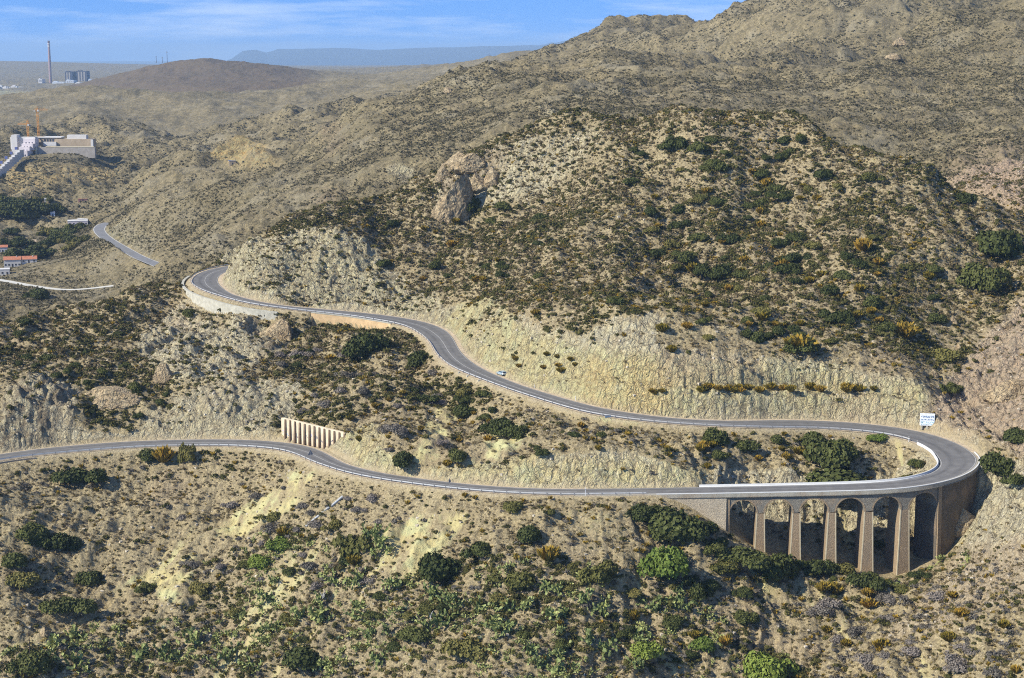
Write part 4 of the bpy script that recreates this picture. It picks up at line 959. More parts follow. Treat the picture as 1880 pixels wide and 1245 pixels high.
# kilometre blocks under the rail near the car
for px in (868, 884, 901):
    i = st_upper(px); g = root('guard_stone', {868: 'left', 884: 'middle', 901: 'right'}[px] + ' one of three squat concrete guard stones by the rail below the car', 'guard stone', tuple(off(i, -1.3, -.75)), .4, 'guard stones opposite the car')
    b = MB(); b.box((0, 0, -.6), (.9, .7, 1.5), taper=.9); o = b.build('stone', M_SHOT, g, bevel=.05)
# broken white chute on the slope
def chute():
    a, b_ = look(563, 968), look(632, 912)
    if a is None or b_ is None: return
    d = Vector(b_ - a); L = d.length; g = root('drain_chute', 'broken white concrete drainage chute lying down the slope below the lower road', 'drain chute', tuple(a))
    x = d.normalized(); y = Vector((-x.y, x.x, 0)).normalized(); z = x.cross(y)
    if z.z < 0: z = -z
    for k_, (t0, t1, sd) in enumerate(((0, .36, 0), (.38, .62, .3), (.66, .98, -.25))):
        m_ = MB(); o0 = x * L * t0 + y * sd + z * .25; o1 = x * L * t1 + y * sd * .4 + z * .3
        pr = [(-.42, .4), (-.36, 0), (.36, 0), (.42, .4), (.3, .4), (.25, .14), (-.25, .14), (-.3, .4)]
        vs = [o0 + y * q[0] + z * q[1] for q in pr] + [o1 + y * q[0] + z * q[1] for q in pr]
        m_.add(vs, [(i, (i + 1) % 8, 8 + (i + 1) % 8, 8 + i) for i in range(8)] + [tuple(range(8))[::-1], tuple(range(8, 16))]); m_.build('chute_segment', M_WHITE, g)
chute()
# wooden pole, bottom left
def pole():
    h = look(57, 1238)
    g = root('wooden_pole', 'thin dark wooden pole standing alone in the bottom left corner', 'pole', tuple(h)); Mw = plain('dark_wood', (.07, .05, .04), .9, .1)
    b = MB(); b.tube((0, 0, -.5), (0, 0, 13.2), .16, .11); b.build('shaft', Mw, g); c = MB(); c.tube((-.5, 0, 12.9), (.5, 0, 12.9), .05); c.build('crossarm', Mw, g)
pole()
# dead tree
def dead_tree(px, py, hpx, label):
    h = look(px, py); H_ = hpx / (FPX / h[1]); g = root('dead_tree', label, 'dead tree', tuple(h)); b = MB(); rg = random.Random(px)
    b.tube((0, 0, -.3), (.1, 0, H_ * .5), .14, .09, 6); br = MB()
    for k_ in range(9):
        z0 = H_ * rg.uniform(.3, .6); a = rg.random() * 6.28; l = H_ * rg.uniform(.3, .55); q = Vector((.1 + math.cos(a) * l * .5, math.sin(a) * l * .5, z0 + l * .8)); br.tube((.08, 0, z0), q, .07, .035, 5)
        q2 = q + Vector((rg.uniform(-.5, .5), rg.uniform(-.5, .5), .5)) * l * .4; br.tube(q, q2, .035, .015, 4)
    M_ = plain('bleached_wood', (.62, .60, .56), .8, .1); b.build('trunk', M_, g); br.build('branches', M_, g)
dead_tree(592, 1108, 26, 'bare white dead tree standing in the cactus field'); dead_tree(790, 1140, 20, 'small bare grey dead tree right of the white one in the cactus field')

# ------------------------------------------------------------------ the car
def car():
    i = st_upper(893); p = off(i, 0); n_ = RN[int(i)]; t = RT[int(i)]; a = math.atan2(t[1], t[0])
    x = p[0] + n_[0] * 1.9; y = p[1] + n_[1] * 1.9
    g = root('parked_car', 'silver blue estate car driving up the road away from the viewer', 'car', (x, y, p[2] + .04), a); g.name = 'car'; g.scale = (1.08, 1.08, 1.08)
    Mb = plain('silver_blue_paint', (.42, .54, .60), .28, .6, .35); Mg = plain('car_glass', (.03, .04, .05), .1, .8); Mk = plain('tyre_rubber', (.025, .025, .027), .8); Mr = plain('alloy', (.55, .56, .57), .35, .6, .6); Ml = plain('tail_lamp', (.45, .03, .02), .3, .5); Mh = plain('head_lamp', (.8, .8, .78), .2, .6)
    # body: cross sections along the length (front = +x)
    S_ = [(2.15, .45, .62, .72, .70), (2.0, .30, .82, .80, .76), (1.4, .26, .92, .86, .80), (.75, .24, .98, .88, .83), (-.5, .24, 1.0, .89, .85), (-1.5, .26, 1.0, .88, .84), (-2.05, .32, .98, .84, .80), (-2.2, .42, .92, .78, .76)]
    b = MB(); R_ = []
    for xx, z0, z1, w1, w0 in S_:
        R_.append([(xx, -w0, z0), (xx, -w1, z0 + .18), (xx, -w1, z1 - .12), (xx, -w1 + .07, z1), (xx, w1 - .07, z1), (xx, w1, z1 - .12), (xx, w1, z0 + .18), (xx, w0, z0)])
    for s1, s2 in zip(R_[:-1], R_[1:]): b.add([*s1, *s2], [(q, (q + 1) % 8, 8 + (q + 1) % 8, 8 + q) for q in range(8)])
    b.add(R_[0], [tuple(range(8))]); b.add(R_[-1], [tuple(range(8))[::-1]])
    b.build('body', Mb, g, smooth=False, bevel=.04)
    c = MB()
    cab = [(.95, .97, .78), (.15, 1.42, .62), (-.6, 1.47, .62), (-1.75, 1.42, .60), (-2.12, .97, .74)]
    # roof and pillars
    for (x1, z1, w1), (x2, z2, w2) in zip(cab[1:-1], cab[2:]):
        if z1 > 1.3 and z2 > 1.3: c.hexa([(x1, -w1, z1 - .05), (x2, -w2, z2 - .05), (x2, w2, z2 - .05), (x1, w1, z1 - .05), (x1, -w1, z1), (x2, -w2, z2), (x2, w2, z2), (x1, w1, z1)])
    for s in (-1, 1):
        for (xa, za, wa), (xb, zb, wb) in (((.95, .97, .78), (.15, 1.42, .62)), ((-.35, .97, .80), (-.3, 1.44, .63)), ((-1.35, .97, .80), (-1.3, 1.44, .62)), ((-2.12, .97, .74), (-1.75, 1.42, .60))):
            c.tube((xa, s * wa, za), (xb, s * wb, zb), .045, n=6)
    c.build('roof', Mb, g)
    w = MB(); q = [(.93, .95, .76), (.15, 1.39, .60), (-1.73, 1.39, .58), (-2.1, .95, .72)]
    w.add([(q[0][0], -q[0][2], q[0][1]), (q[1][0], -q[1][2], q[1][1]), (q[2][0], -q[2][2], q[2][1]), (q[3][0], -q[3][2], q[3][1]), (q[0][0], q[0][2], q[0][1]), (q[1][0], q[1][2], q[1][1]), (q[2][0], q[2][2], q[2][1]), (q[3][0], q[3][2], q[3][1])],
          [(0, 1, 2, 3), (7, 6, 5, 4), (0, 4, 5, 1), (3, 2, 6, 7), (1, 5, 6, 2)])
    w.build('windows', Mg, g)
    for xx in (1.35, -1.35):
        for s in (-1, 1):
            k_ = MB(); k_.tube((0, -.11, 0), (0, .11, 0), .33, n=20); o = k_.build('wheel', Mk, g, (xx, s * .80, .33)); r_ = MB(); r_.tube((0, s * .10, 0), (0, s * .125, 0), .21, n=14); r_.build('rim', Mr, o)
    for s in (-1, 1):
        k_ = MB(); k_.box((-2.17, s * .66, .68), (.12, .18, .34)); k_.build('tail_light', Ml, g); k_ = MB(); k_.box((2.04, s * .58, .58), (.14, .26, .14)); k_.build('headlight', Mh, g)
        k_ = MB(); k_.box((.7, s * .93, .93), (.12, .18, .12)); k_.build('wing_mirror', Mb, g)
    k_ = MB(); k_.box((-2.225, 0, .62), (.02, .5, .12)); k_.build('number_plate', M_SIGNW, g)
    k_ = MB(); k_.box((-2.2, 0, .30), (.10, 1.5, .16)); k_.build('bumper', Mk, g)
    for s in (-1, 1): k_ = MB(); k_.tube((.05, s * .55, 1.50), (-1.65, s * .53, 1.50), .025, n=6); k_.build('roof_rail', Mr, g)
car()

# ------------------------------------------------------------------ rock outcrops
def rock_mat():
    m, nt, b = new_mat('outcrop_rock'); k = NB(nt)
    c = k.mix(k.mr(k.noise(.25, 5, .65), .38, .62), (.48, .35, .19), (.53, .43, .26)); c = k.mix(k.mr(k.noise(1.6, 4, .7), .45, .62), c, (.27, .21, .14))
    wv = k.n('ShaderNodeTexNoise'); wv.inputs['Scale'].default_value = .5; wv.inputs['Detail'].default_value = 4; nt.links.new(k.pos, wv.inputs['Vector']); ws = k.n('ShaderNodeVectorMath', operation='SCALE'); ws.inputs['Scale'].default_value = 5.0; nt.links.new(wv.outputs['Color'], ws.inputs[0]); wa = k.n('ShaderNodeVectorMath', operation='ADD'); nt.links.new(k.scaled((1, 1, .35), (.3, .6, 0)), wa.inputs[0]); nt.links.new(ws.outputs[0], wa.inputs[1]); e = k.vor(.4, 'DISTANCE_TO_EDGE', wa.outputs[0]); c = k.mix(k.mr(k.noise(.6, 5, .7), .5, .6, 0, .35), c, (.24, .175, .10)); c = k.mix(k.mr(e, 0, .05, .45, 0), c, (.13, .10, .07))
    nt.links.new(c, b.inputs['Base Color']); k.bump(k.m('ADD', k.noise(.9, 6, .7), k.mr(e, 0, .15, 0, .5)), 1.0, .9, b); return m
M_ROCK = rock_mat()
def outcrop(px, py, wpx, hpx, label, depth=.8, seed=0, lean=0.0, rot=0.0):
    h = look(px, py)
    if h is None: return
    k_ = FPX / h[1]; W_, H_ = wpx / k_ / 2, hpx / k_
    rng = np.random.default_rng(seed + int(px)); me = bpy.data.meshes.new('rock'); import bmesh
    bm = bmesh.new(); bmesh.ops.create_icosphere(bm, subdivisions=5, radius=1.0)
    V = np.array([v.co for v in bm.verts]); 
    for _ in range(15):           # flat fracture planes
        n_ = rng.normal(size=3); n_[2] = abs(n_[2]) * .6; n_ /= np.linalg.norm(n_); d = rng.uniform(.5, .8); o = V @ n_ - d; V = V - np.outer(np.clip(o, 0, None), n_) * .97
    nz = fbm(V[:, 0] * 2 + seed, V[:, 1] * 2 + V[:, 2] * 2.3, 1.0, 4, .6, seed, True) * .055 + fbm(V[:, 0] * 2 + V[:, 2] * 3, V[:, 1] * 2, .3, 3, .6, seed) * .02
    V = V * (1 + nz)[:, None]; V[:, 2] = V[:, 2] * .78 + .42
    V = V * np.array([W_ * 1.12, W_ * depth, H_ * .86]); V[:, :2] *= (1.25 - .45 * np.clip(V[:, 2:3] / (H_ + .01), 0, 1)); V[:, 0] += V[:, 2] * lean
    for v, c_ in zip(bm.verts, V): v.co = c_
    for f in bm.faces: f.smooth = False
    bm.to_mesh(me); bm.free()
    y = h[1] + W_ * depth * .5
    o = link('rock_outcrop', me, M_ROCK, None, (h[0], y, float(ground_z(h[0], y)) - .12 * H_ - (y - h[1]) * .15), (0, 0, rot)); tag(o, label, 'rock')
outcrop(828, 402, 72, 84, 'great tan rock tooth with a shaded right flank on the hill shoulder', .7, 1, .25)
outcrop(862, 318, 60, 34, 'tan rock slab with a dark hollow on the skyline above the great tooth', .8, 2, .2)
outcrop(838, 300, 46, 26, 'low tan rock step on the skyline between the tooth and the slab', .8, 31, .2)
outcrop(875, 352, 34, 30, 'broken tan rock in the shade behind the great tooth', .8, 32)
outcrop(812, 332, 30, 26, 'small tan rock left of the skyline slab', .8, 3)
outcrop(905, 338, 34, 34, 'split pinkish rock right of the great tooth', .7, 4)
outcrop(192, 742, 120, 44, 'long dark overhanging rock ledge on the slope above the lower road', .5, 5, .3)
outcrop(505, 625, 60, 46, 'reddish rock nose below the upper road, left of the orange wall', .7, 6, .3)
outcrop(300, 700, 44, 34, 'brown boulder in the scrub right of the overhanging ledge', .7, 9)
outcrop(1652, 82, 26, 16, 'rock knob on the skyline ridge of the right mountain', .8, 10)
outcrop(1640, 110, 28, 13, 'broken crag just below the rock knob on the right mountain', .7, 11)
outcrop(1860, 730, 90, 40, 'orange rock brow on the pink slabs at the right edge', .6, 12, .3)
outcrop(1775, 850 + 120, 50, 46, 'pale crag beside the wing wall of the viaduct', .7, 13)
outcrop(823, 170, 14, 12, 'tiny dark rock knob on the middle ridge', .8, 14)
for k_, (px, py, w) in enumerate(((1745, 665, 16), (1750, 595, 18), (1715, 690, 16), (1760, 640, 12), (1853, 600, 20), (125, 1160, 14), (82, 1168, 22), (228, 990, 10), (140, 1150, 10), (1500, 1195, 22), (1640, 1040, 14))):
    outcrop(px, py, w, w * .8, 'pale boulder lying on the ground' if False else ['white boulder in the gully right of the golden broom', 'pale boulder pile upper right of the gully', 'grey boulder where scrub meets the pink slabs', 'small white boulder in the gully', 'pale boulder on the pink slabs near the right edge', 'yellowish boulder on the bare slope, bottom left', 'larger pale boulder above the cactus, bottom left', 'small white boulder mid bare slope', 'small yellowish boulder next to the bare slope foot', 'pale boulder at the gully foot, bottom right', 'pale rock at the foot of the fifth pier'][k_], .8, 20 + k_)

# ------------------------------------------------------------------ far roads in the valley
M_TRACK = plain('pale_track', (.56, .54, .47), .95, .1, var=.1, vs=.3); M_FROAD = plain('worn_asphalt', (.20, .20, .20), .9, .2, var=.12, vs=.2)
strip(FR[0], [lin(1, 0), lin(-1, 0)], .05, 'road', M_FROAD); strip(FR[1], [lin(1, 0), lin(-1, 0)], .05, 'path', M_TRACK)
strip(FR[2], [lin(1, 0), lin(-1, 0)], .05, 'road', M_FROAD); strip(FR[3], [lin(1, 0), lin(-1, 0)], .05, 'road', M_FROAD)
for s in (1, -1): strip(FR[0], [lin(s, s * .1), lin(s, s * .7)], .05, 'edge_line', M_PAINT)

# ------------------------------------------------------------------ buildings
M_WALL = plain('lime_wash', (.62, .60, .56), .8, .1, var=.05, vs=.2); M_TILE = plain('terracotta_tiles', (.42, .17, .10), .85, .1, var=.2, vs=.6); M_WIN = plain('dark_window', (.05, .055, .07), .2, .5)
M_TAN = plain('tan_render', (.43, .34, .23), .9, .1, var=.12, vs=.15); M_PINKW = plain('pinkish_white', (.66, .60, .60), .85, .1, var=.06, vs=.2); M_GREYW = plain('grey_block_wall', (.36, .33, .29), .9, .1, var=.15, vs=.2)
def frame_at(px, py, D): p = P(px, py, D); return p, FPX / D
def house(px, py, wpx, hpx, label, dep=8, roof='flat', mats=None, wins=3, chim=False, name='house', D=None, ang=.25):
    h = look(px, py) if D is None else P(px, py, D)
    if h is None: return
    k_ = h[1] / FPX; W_, H_ = wpx * k_, hpx * k_; g = root(name, label, 'house' if name == 'house' else name.replace('_', ' '), tuple(h), ang)
    mw, mr_ = mats or (M_WALL, M_TILE)
    b = MB(); b.box((0, dep / 2, -2), (W_, dep, H_ + 2)); b.build('wall', mw, g)
    if roof == 'flat':
        r = MB(); r.box((0, dep / 2, H_), (W_ + .3, dep + .3, .35)); ro = r.build('roof', mr_, g)
    else:
        r = MB(); e = .4; zt = H_ + min(2.2, W_ * .2)
        v = [(-W_ / 2 - e, -e, H_), (W_ / 2 + e, -e, H_), (W_ / 2 + e, dep + e, H_), (-W_ / 2 - e, dep + e, H_), (-W_ / 2 - e, dep / 2, zt), (W_ / 2 + e, dep / 2, zt)]
        r.add(v, [(0, 1, 5, 4), (2, 3, 4, 5), (0, 4, 3), (1, 2, 5), (3, 2, 1, 0)]); ro = r.build('roof', mr_, g)
    for q in range(wins):
        x = -W_ / 2 + W_ * (q + .5) / wins; w = MB()
        if q == wins // 2: w.box((x, -.03, 0), (1.1, .12, 2.2)); w.build('door', M_WIN, g)
        else: w.box((x, -.03, 1.1), (1.2, .12, 1.2)); w.build('window', M_WIN, g)
    if chim: c = MB(); c.box((W_ * .25, dep * .4, H_), (.8, .8, 2.6)); c.build('chimney', mw, ro)
    return g
house(23, 490, 30, 13, 'white house with orange tiled roof, largest of the valley hamlet', 10, 'gable', wins=5, chim=True)
house(53, 483, 28, 7, 'long low wing with orange tiles joined uphill to the largest white house', 8, 'gable', wins=3, chim=True)
house(75, 471, 9, 8, 'small white cube house above the orange roofed ones', 7, 'flat', (M_WALL, M_WALL), 2)
house(5, 464, 17, 10, 'white house with red roof cut by the left edge', 9, 'gable', wins=3)
house(9, 505, 17, 10, 'plain white box house nearest the pale track', 8, 'flat', (M_WALL, M_WALL), 2)
house(143, 414, 36, 8, 'long pale flat-roofed farm building by the bend of the far road', 12, 'flat', (M_PINKW, M_WALL), 5)
house(152, 407, 18, 4, 'upper storey block behind the pale farm building', 8, 'flat', (M_WALL, M_WALL), 3)
house(97, 397, 8, 7, 'small bluish hut below the dark grove', 5, 'flat', (plain('blue_hut', (.45, .55, .68)), M_WALL), 1)
house(88, 370, 12, 5, 'white shed at the upper end of the dark grove', 6, 'flat', (M_WALL, M_WALL), 2)
house(152, 369, 16, 3, 'low reddish shed in the middle of the valley flat', 6, 'flat', (plain('red_shed', (.42, .22, .20)), M_TILE), 1)
house(58, 450, 16, 6, 'tan tiled barn in the garden grove', 8, 'gable', (plain('ochre', (.60, .45, .12)), M_TAN), 2)
# hillside hotel and building works
HD = 1960.0
def bx(mb, x0, x1, y0, y1, D=HD, dep=14, base=None):
    a = P(x0, y1, D); b = P(x1, y0, D); z0 = a[2] if base is None else base; c = Vector(base_loc)
    mb.box(((a[0] + b[0]) / 2 - c.x, D + dep / 2 - c.y, z0 - c.z), (abs(b[0] - a[0]), dep, b[2] - z0))
def windows(g, x0, x1, y0, y1, nx, ny, D=HD, parent=None, w=1.2, h=1.6):
    for i in range(nx):
        for j in range(ny):
            p = P(x0 + (x1 - x0) * (i + .5) / nx, y0 + (y1 - y0) * (j + .6) / ny, D); m_ = MB(); m_.box((p[0] - base_loc[0], D - base_loc[1] - .05, p[2] - base_loc[2] - h / 2), (w, .25, h)); m_.build('window', M_WIN, g)
base_loc = tuple(P(45, 285, HD)); hot = root('hotel', 'white stepped hotel climbing the hillside at the left edge, below the cranes', 'hotel', base_loc)
m_ = MB(); bx(m_, 22, 30.5, 248, 282); bx(m_, 19, 64, 252, 256, HD + 6, 12, P(0, 275, HD)[2]); m_.build('tower_block', M_WALL, hot)
for k_, (x0, x1, y0, y1) in enumerate(((43, 64, 255, 266), (40, 60, 264, 272), (35, 54, 270, 279), (37, 50, 277, 289))):
    m_ = MB(); bx(m_, x0, x1, y0, y1 + 4, HD - k_ * 7, 16); m_.build('storey', M_PINKW, hot); windows(hot, x0 + 2, x1 - 2, y0 + 2, y1, 3, 1, HD - k_ * 7)
# the long white flight of terraces running down to the lower left
for k_ in range(11):
    x1 = 36 - k_ * 4.6; y0 = 276 + k_ * 4.3; m_ = MB(); bx(m_, x1 - 5.2, x1, y0, y0 + 14, HD - 62 - k_ * 13, 16); m_.build('terrace', M_WALL, hot)
    if k_ % 2 == 0:
        m_ = MB(); bx(m_, x1 - 9, x1 - 4.5, y0 - 6, y0 - 1, HD - 55 - k_ * 13, 3); m_.build('balcony_glass', plain('blue_glass', (.10, .12, .28), .2, .5), hot)
base_loc = tuple(P(120, 284, HD)); bd = root('unfinished_building', 'long tan unfinished building with a white block on its roof above a grey retaining wall', 'building', base_loc)
m_ = MB(); bx(m_, 102, 168, 255.5, 272, HD + 14, 20); m_.build('main_block', M_TAN, bd); m_ = MB(); bx(m_, 76, 104, 253, 270, HD + 20, 14); bx(m_, 65, 78, 251, 268, HD + 22, 14); m_.build('side_block', M_TAN, bd)
m_ = MB(); bx(m_, 68, 112, 251.5, 253.4, HD + 19, 18); m_.build('roof_slab', M_WALL, bd); m_ = MB(); bx(m_, 123, 158, 248, 256, HD + 18, 10); m_.build('roof_block', M_WALL, bd)
m_ = MB(); bx(m_, 80, 103, 260.5, 268, HD + 12, 2); m_.build('white_wall', M_WALL, bd); m_ = MB(); bx(m_, 167, 170.5, 256.5, 271, HD + 8, 3); m_.build('end_pillar', M_WALL, bd)
m_ = MB(); bx(m_, 68, 174, 270.5, 290, HD, 6); m_.build('terrace_wall', M_GREYW, bd); m_ = MB(); bx(m_, 84, 172, 269, 270.6, HD - .3, 2); bx(m_, 65.5, 68, 271, 287, HD - .3, 6); m_.build('wall_capping', plain('cream_cap', (.68, .60, .42), .9), bd)
windows(bd, 80, 100, 254, 261, 4, 1, HD + 20, w=2, h=3.2)
# tower cranes
M_CR = plain('crane_orange', (.58, .27, .05), .6, .3)
def crane(px, ytop, ybase, jib0, jib1, yj, D, label):
    k_ = D / FPX; p = P(px, ybase + 6, D); Hm = (ybase + 6 - ytop) * k_; g = root('tower_crane', label, 'crane', tuple(p)); m_ = MB(); s_ = 1.0
    for a in (-s_, s_):
        for b in (-s_, s_): m_.tube((a, b, 0), (a, b, Hm * .93), .22, n=4)
    n_ = 10
    for i in range(n_):
        z0, z1 = Hm * .93 * i / n_, Hm * .93 * (i + 1) / n_
        for a in (-s_, s_): m_.tube((-s_, a, z0), (s_, a, z1), .13, n=3); m_.tube((a, -s_, z0), (a, s_, z1), .13, n=3)
    m_.build('mast', M_CR, g); zj = (ybase + 6 - yj) * k_; xa, xb = (jib0 - px) * k_, (jib1 - px) * k_
    j = MB(); j.tube((xa, -.6, zj), (xb, -.6, zj), .25, n=4); j.tube((xa, .6, zj), (xb, .6, zj), .25, n=4); j.tube((xa, 0, zj + 1.4), (xb, 0, zj + 1.4), .2, n=4)
    n_ = 12
    for i in range(n_): j.tube((xa + (xb - xa) * i / n_, -.6, zj), (xa + (xb - xa) * (i + 1) / n_, 0, zj + 1.4), .12, n=3)
    j.build('jib', M_CR, g); t = MB(); t.tube((0, 0, Hm * .9), (0, 0, Hm), .5, .25, 6); t.tube((0, 0, Hm), (xb * .8, 0, zj + 1.4), .1, n=3); t.tube((0, 0, Hm), (xa * .8, 0, zj + 1.4), .1, n=3); t.build('tower_top', M_CR, g)
    c = MB(); q = xa if abs(xa) < abs(xb) else xb; c.box((q * .85, 0, zj - 2.0), (2.0, 1.6, 2.4)); c.build('counterweight', M_GREYW, g); c = MB(); c.box((1.2, -1.2, zj - 1.5), (1.8, 1.8, 2)); c.build('cab', M_WALL, g)
crane(71, 196, 248, 65, 90, 203, 2060, 'taller orange tower crane with its arm pointing right'); crane(52, 220, 250, 34, 57, 229, 2040, 'shorter orange tower crane with its arm pointing left')
# quarry shed
house(427, 303, 12, 7, 'dark blue roofed shed at the foot of the yellow quarry', 10, 'flat', (M_TAN, plain('blue_roof', (.08, .12, .22))), 1, name='quarry_shed')
# power station
base_loc = tuple(P(93, 153, 8300)); ps = root('power_station_chimney', 'very tall slim striped chimney on the coast under the horizon', 'chimney', base_loc)
k_ = 8300 / FPX; Hc = 76 * k_; m_ = MB(); m_.tube((0, 0, -10), (0, 0, Hc * .945), 7.6, 5.4, 20); m_.build('shaft', plain('pink_concrete', (.34, .24, .23), .9, .1), ps)
m_ = MB(); m_.tube((0, 0, Hc * .945), (0, 0, Hc), 5.4, 5.2, 20); m_.build('dark_top', plain('soot_red', (.14, .07, .07)), ps)
for z in (.925, .885, .86): m_ = MB(); m_.tube((0, 0, Hc * z), (0, 0, Hc * z + 3.0), 5.9, 5.85, 20); m_.build('white_band', M_WALL, ps)
def plant_block(x0, x1, y0, y1, col, label, name='power_station_building', D=8350, dep=60, extra=None):
    global base_loc
    base_loc = tuple(P((x0 + x1) / 2, y1, D)); g = root(name, label, 'industrial building', base_loc); m_ = MB(); bx(m_, x0, x1, y0, y1 + 2, D, dep); m_.build('wall', col, g)
    m_ = MB(); w_ = (x1 - x0); bx(m_, x0 + w_ * .1, x0 + w_ * .45, y0 - 1.2, y0 + .1, D + 5, dep * .5); m_.build('roof_house', col, g)
    m_ = MB(); 
    for q in range(3): bx(m_, x0 + w_ * (.15 + .28 * q), x0 + w_ * (.25 + .28 * q), y0 + 1.5, y1 - 1, D - .6, 1)
    m_.build('cladding_panel', extra or M_GREYW, g)
M_DKB = plain('dark_cladding', (.07, .07, .09), .7); M_STEEL = plain('pale_cladding', (.55, .58, .60), .6)
plant_block(120, 135.5, 131.5, 151, M_DKB, 'left of two dark boiler houses right of the tall chimney'); plant_block(141, 159, 130.5, 152, M_DKB, 'right of two dark boiler houses right of the tall chimney, the wider one')
plant_block(121, 135, 147.5, 152, M_STEEL, 'low pale hall at the foot of the left boiler house', D=8200); plant_block(138, 156, 152.5, 154, M_WALL, 'long white shed in front of the right boiler house', D=8100)
plant_block(70.5, 77, 145, 151, M_WALL, 'white conveyor house left of the tall chimney', D=8250); plant_block(162, 170, 146, 152, M_STEEL, 'grey works building farthest right of the power station')
plant_block(96, 117, 150.5, 153, M_STEEL, 'long low pale hall between the chimney and the boiler houses', D=8200); plant_block(22, 40, 160, 162, M_WALL, 'flat white harbour shed', D=7800)
rg = random.Random(4)
WTS = []
for q in range(20):
    px = rg.uniform(-6, 62); py = rg.uniform(159, 167.5); base_loc = tuple(P(px, py + 1, 7650 + rg.uniform(-60, 200))); g = root('town_house', 'tiny white building of the seaside town at the far left', 'house', base_loc, 0, 'white houses of the seaside town'); WTS.append((px, g))
    m_ = MB(); w_ = rg.uniform(8, 20); h_ = rg.uniform(5, 12); m_.box((0, 0, -6), (w_, 12, h_ + 6)); m_.build('wall', M_WALL, g); m_ = MB(); m_.box((0, 0, h_), (w_ * .5, 6, 3)); m_.build('roof', M_WALL, g)
WTS.sort(key=lambda t: t[0])
for k_, (_, g) in enumerate(WTS): g['label'] = 'tiny white building, %s from the left of the seaside town houses' % ordinal(k_ + 1)
# masts on the purple hill and a pylon on the far ridge
for px, y0, lb in ((287, 103, 'short mast at the left shoulder of the purple hill'), (298, 104.5, 'shortest mast on the purple hill'), (307, 94, 'tallest thin mast on top of the purple hill')):
    h = look(px, 114 if px < 300 else 112, 3500, 6000); h = P(px, 113, 5200) if h is None else h
    g = root('radio_mast', lb, 'mast', tuple(h)); Hh = (113 - y0) * 5200 / FPX; m_ = MB(); m_.tube((0, 0, -5), (0, 0, Hh), 1.1, .7, 5); m_.build('pole', M_SIGNB, g); m_ = MB(); m_.box((0, 0, Hh * .8), (3.2, 1, 1.6)); m_.build('aerial', M_SIGNB, g)
h = look(898, 118, 1200, 9000)
if h is not None:
    g = root('pylon', 'thin lattice pylon on the skyline of the middle ridge', 'pylon', tuple(h)); k_ = h[1] / FPX; Hh = 19 * k_; m_ = MB()
    for a in (-1, 1):
        for b in (-1, 1): m_.tube((a * Hh * .1, b * Hh * .1, -1), (a * .15, b * .15, Hh), Hh * .012, n=4)
    m_.build('lattice', M_SIGNB, g); m_ = MB()
    for z in (.7, .85): m_.tube((-Hh * .16, 0, Hh * z), (Hh * .16, 0, Hh * z), Hh * .012, n=4)
    m_.build('crossarm', M_SIGNB, g)

# ------------------------------------------------------------------ plants
def leaf_mat(name, cols, scale=.5, fine=2.5, trans=.15, objrand=True, rough=.7):
    m, nt, b = new_mat(name); k = NB(nt)
    f = k.mr(k.noise(scale, 3, .6), .36, .64); c = k.mix(f, cols[0], cols[1])
    c = k.mix(k.mr(k.noise(fine, 2, .6), .52, .66), c, cols[2])
    if objrand:
        oi = k.n('ShaderNodeObjectInfo'); hs = k.n('ShaderNodeHueSaturation'); nt.links.new(k.mr(oi.outputs['Random'], 0, 1, .7, 1.35), hs.inputs['Value'])
        nt.links.new(k.mr(oi.outputs['Random'], 0, 1, .515, .485), hs.inputs['Hue']); nt.links.new(c, hs.inputs['Color']); c = hs.outputs[0]
    nt.links.new(c, b.inputs['Base Color']); b.inputs['Roughness'].default_value = rough
    return m
M_GREEN = leaf_mat('evergreen_leaves', ((.034, .042, .011), (.062, .074, .018), (.115, .118, .034)))
M_OLIVE = leaf_mat('olive_leaves', ((.085, .085, .022), (.125, .115, .030), (.19, .165, .045)))
M_BRIGHT = leaf_mat('bright_leaves', ((.085, .125, .018), (.135, .175, .030), (.20, .23, .05)))
M_BROOM = leaf_mat('broom_flowers', ((.12, .105, .022), (.25, .17, .022), (.42, .255, .03)))
M_GREY = leaf_mat('dry_twigs', ((.125, .105, .085), (.17, .15, .125), (.26, .23, .185)))
M_CACT = leaf_mat('cactus_pads', ((.125, .155, .05), (.20, .235, .075), (.40, .40, .15)), 1.0, 4.0, rough=.5)
M_AGAVE = leaf_mat('agave_blades', ((.13, .18, .12), (.20, .26, .17), (.30, .35, .24)))
M_DRYG = leaf_mat('dry_scrub_leaves', ((.098, .075, .038), (.155, .122, .060), (.26, .20, .09)), .35, 1.6, objrand=False)
M_GRNG = leaf_mat('green_scrub_leaves', ((.042, .046, .013), (.085, .080, .022), (.15, .125, .034)), .35, 1.6, objrand=False)
M_BRMG = leaf_mat('broom_scrub_leaves', ((.13, .105, .022), (.27, .18, .022), (.45, .28, .035)), .35, 1.6, objrand=False)
M_FARG = leaf_mat('far_scrub_leaves', ((.085, .078, .038), (.125, .108, .058), (.19, .155, .09)), .05, .5, objrand=False)
M_STRAW = leaf_mat('straw_leaves', ((.19, .15, .06), (.27, .20, .06), (.38, .29, .09)), .35, 1.6, objrand=False)
M_WOOD = plain('bush_stems', (.16, .12, .085), .9, .1)

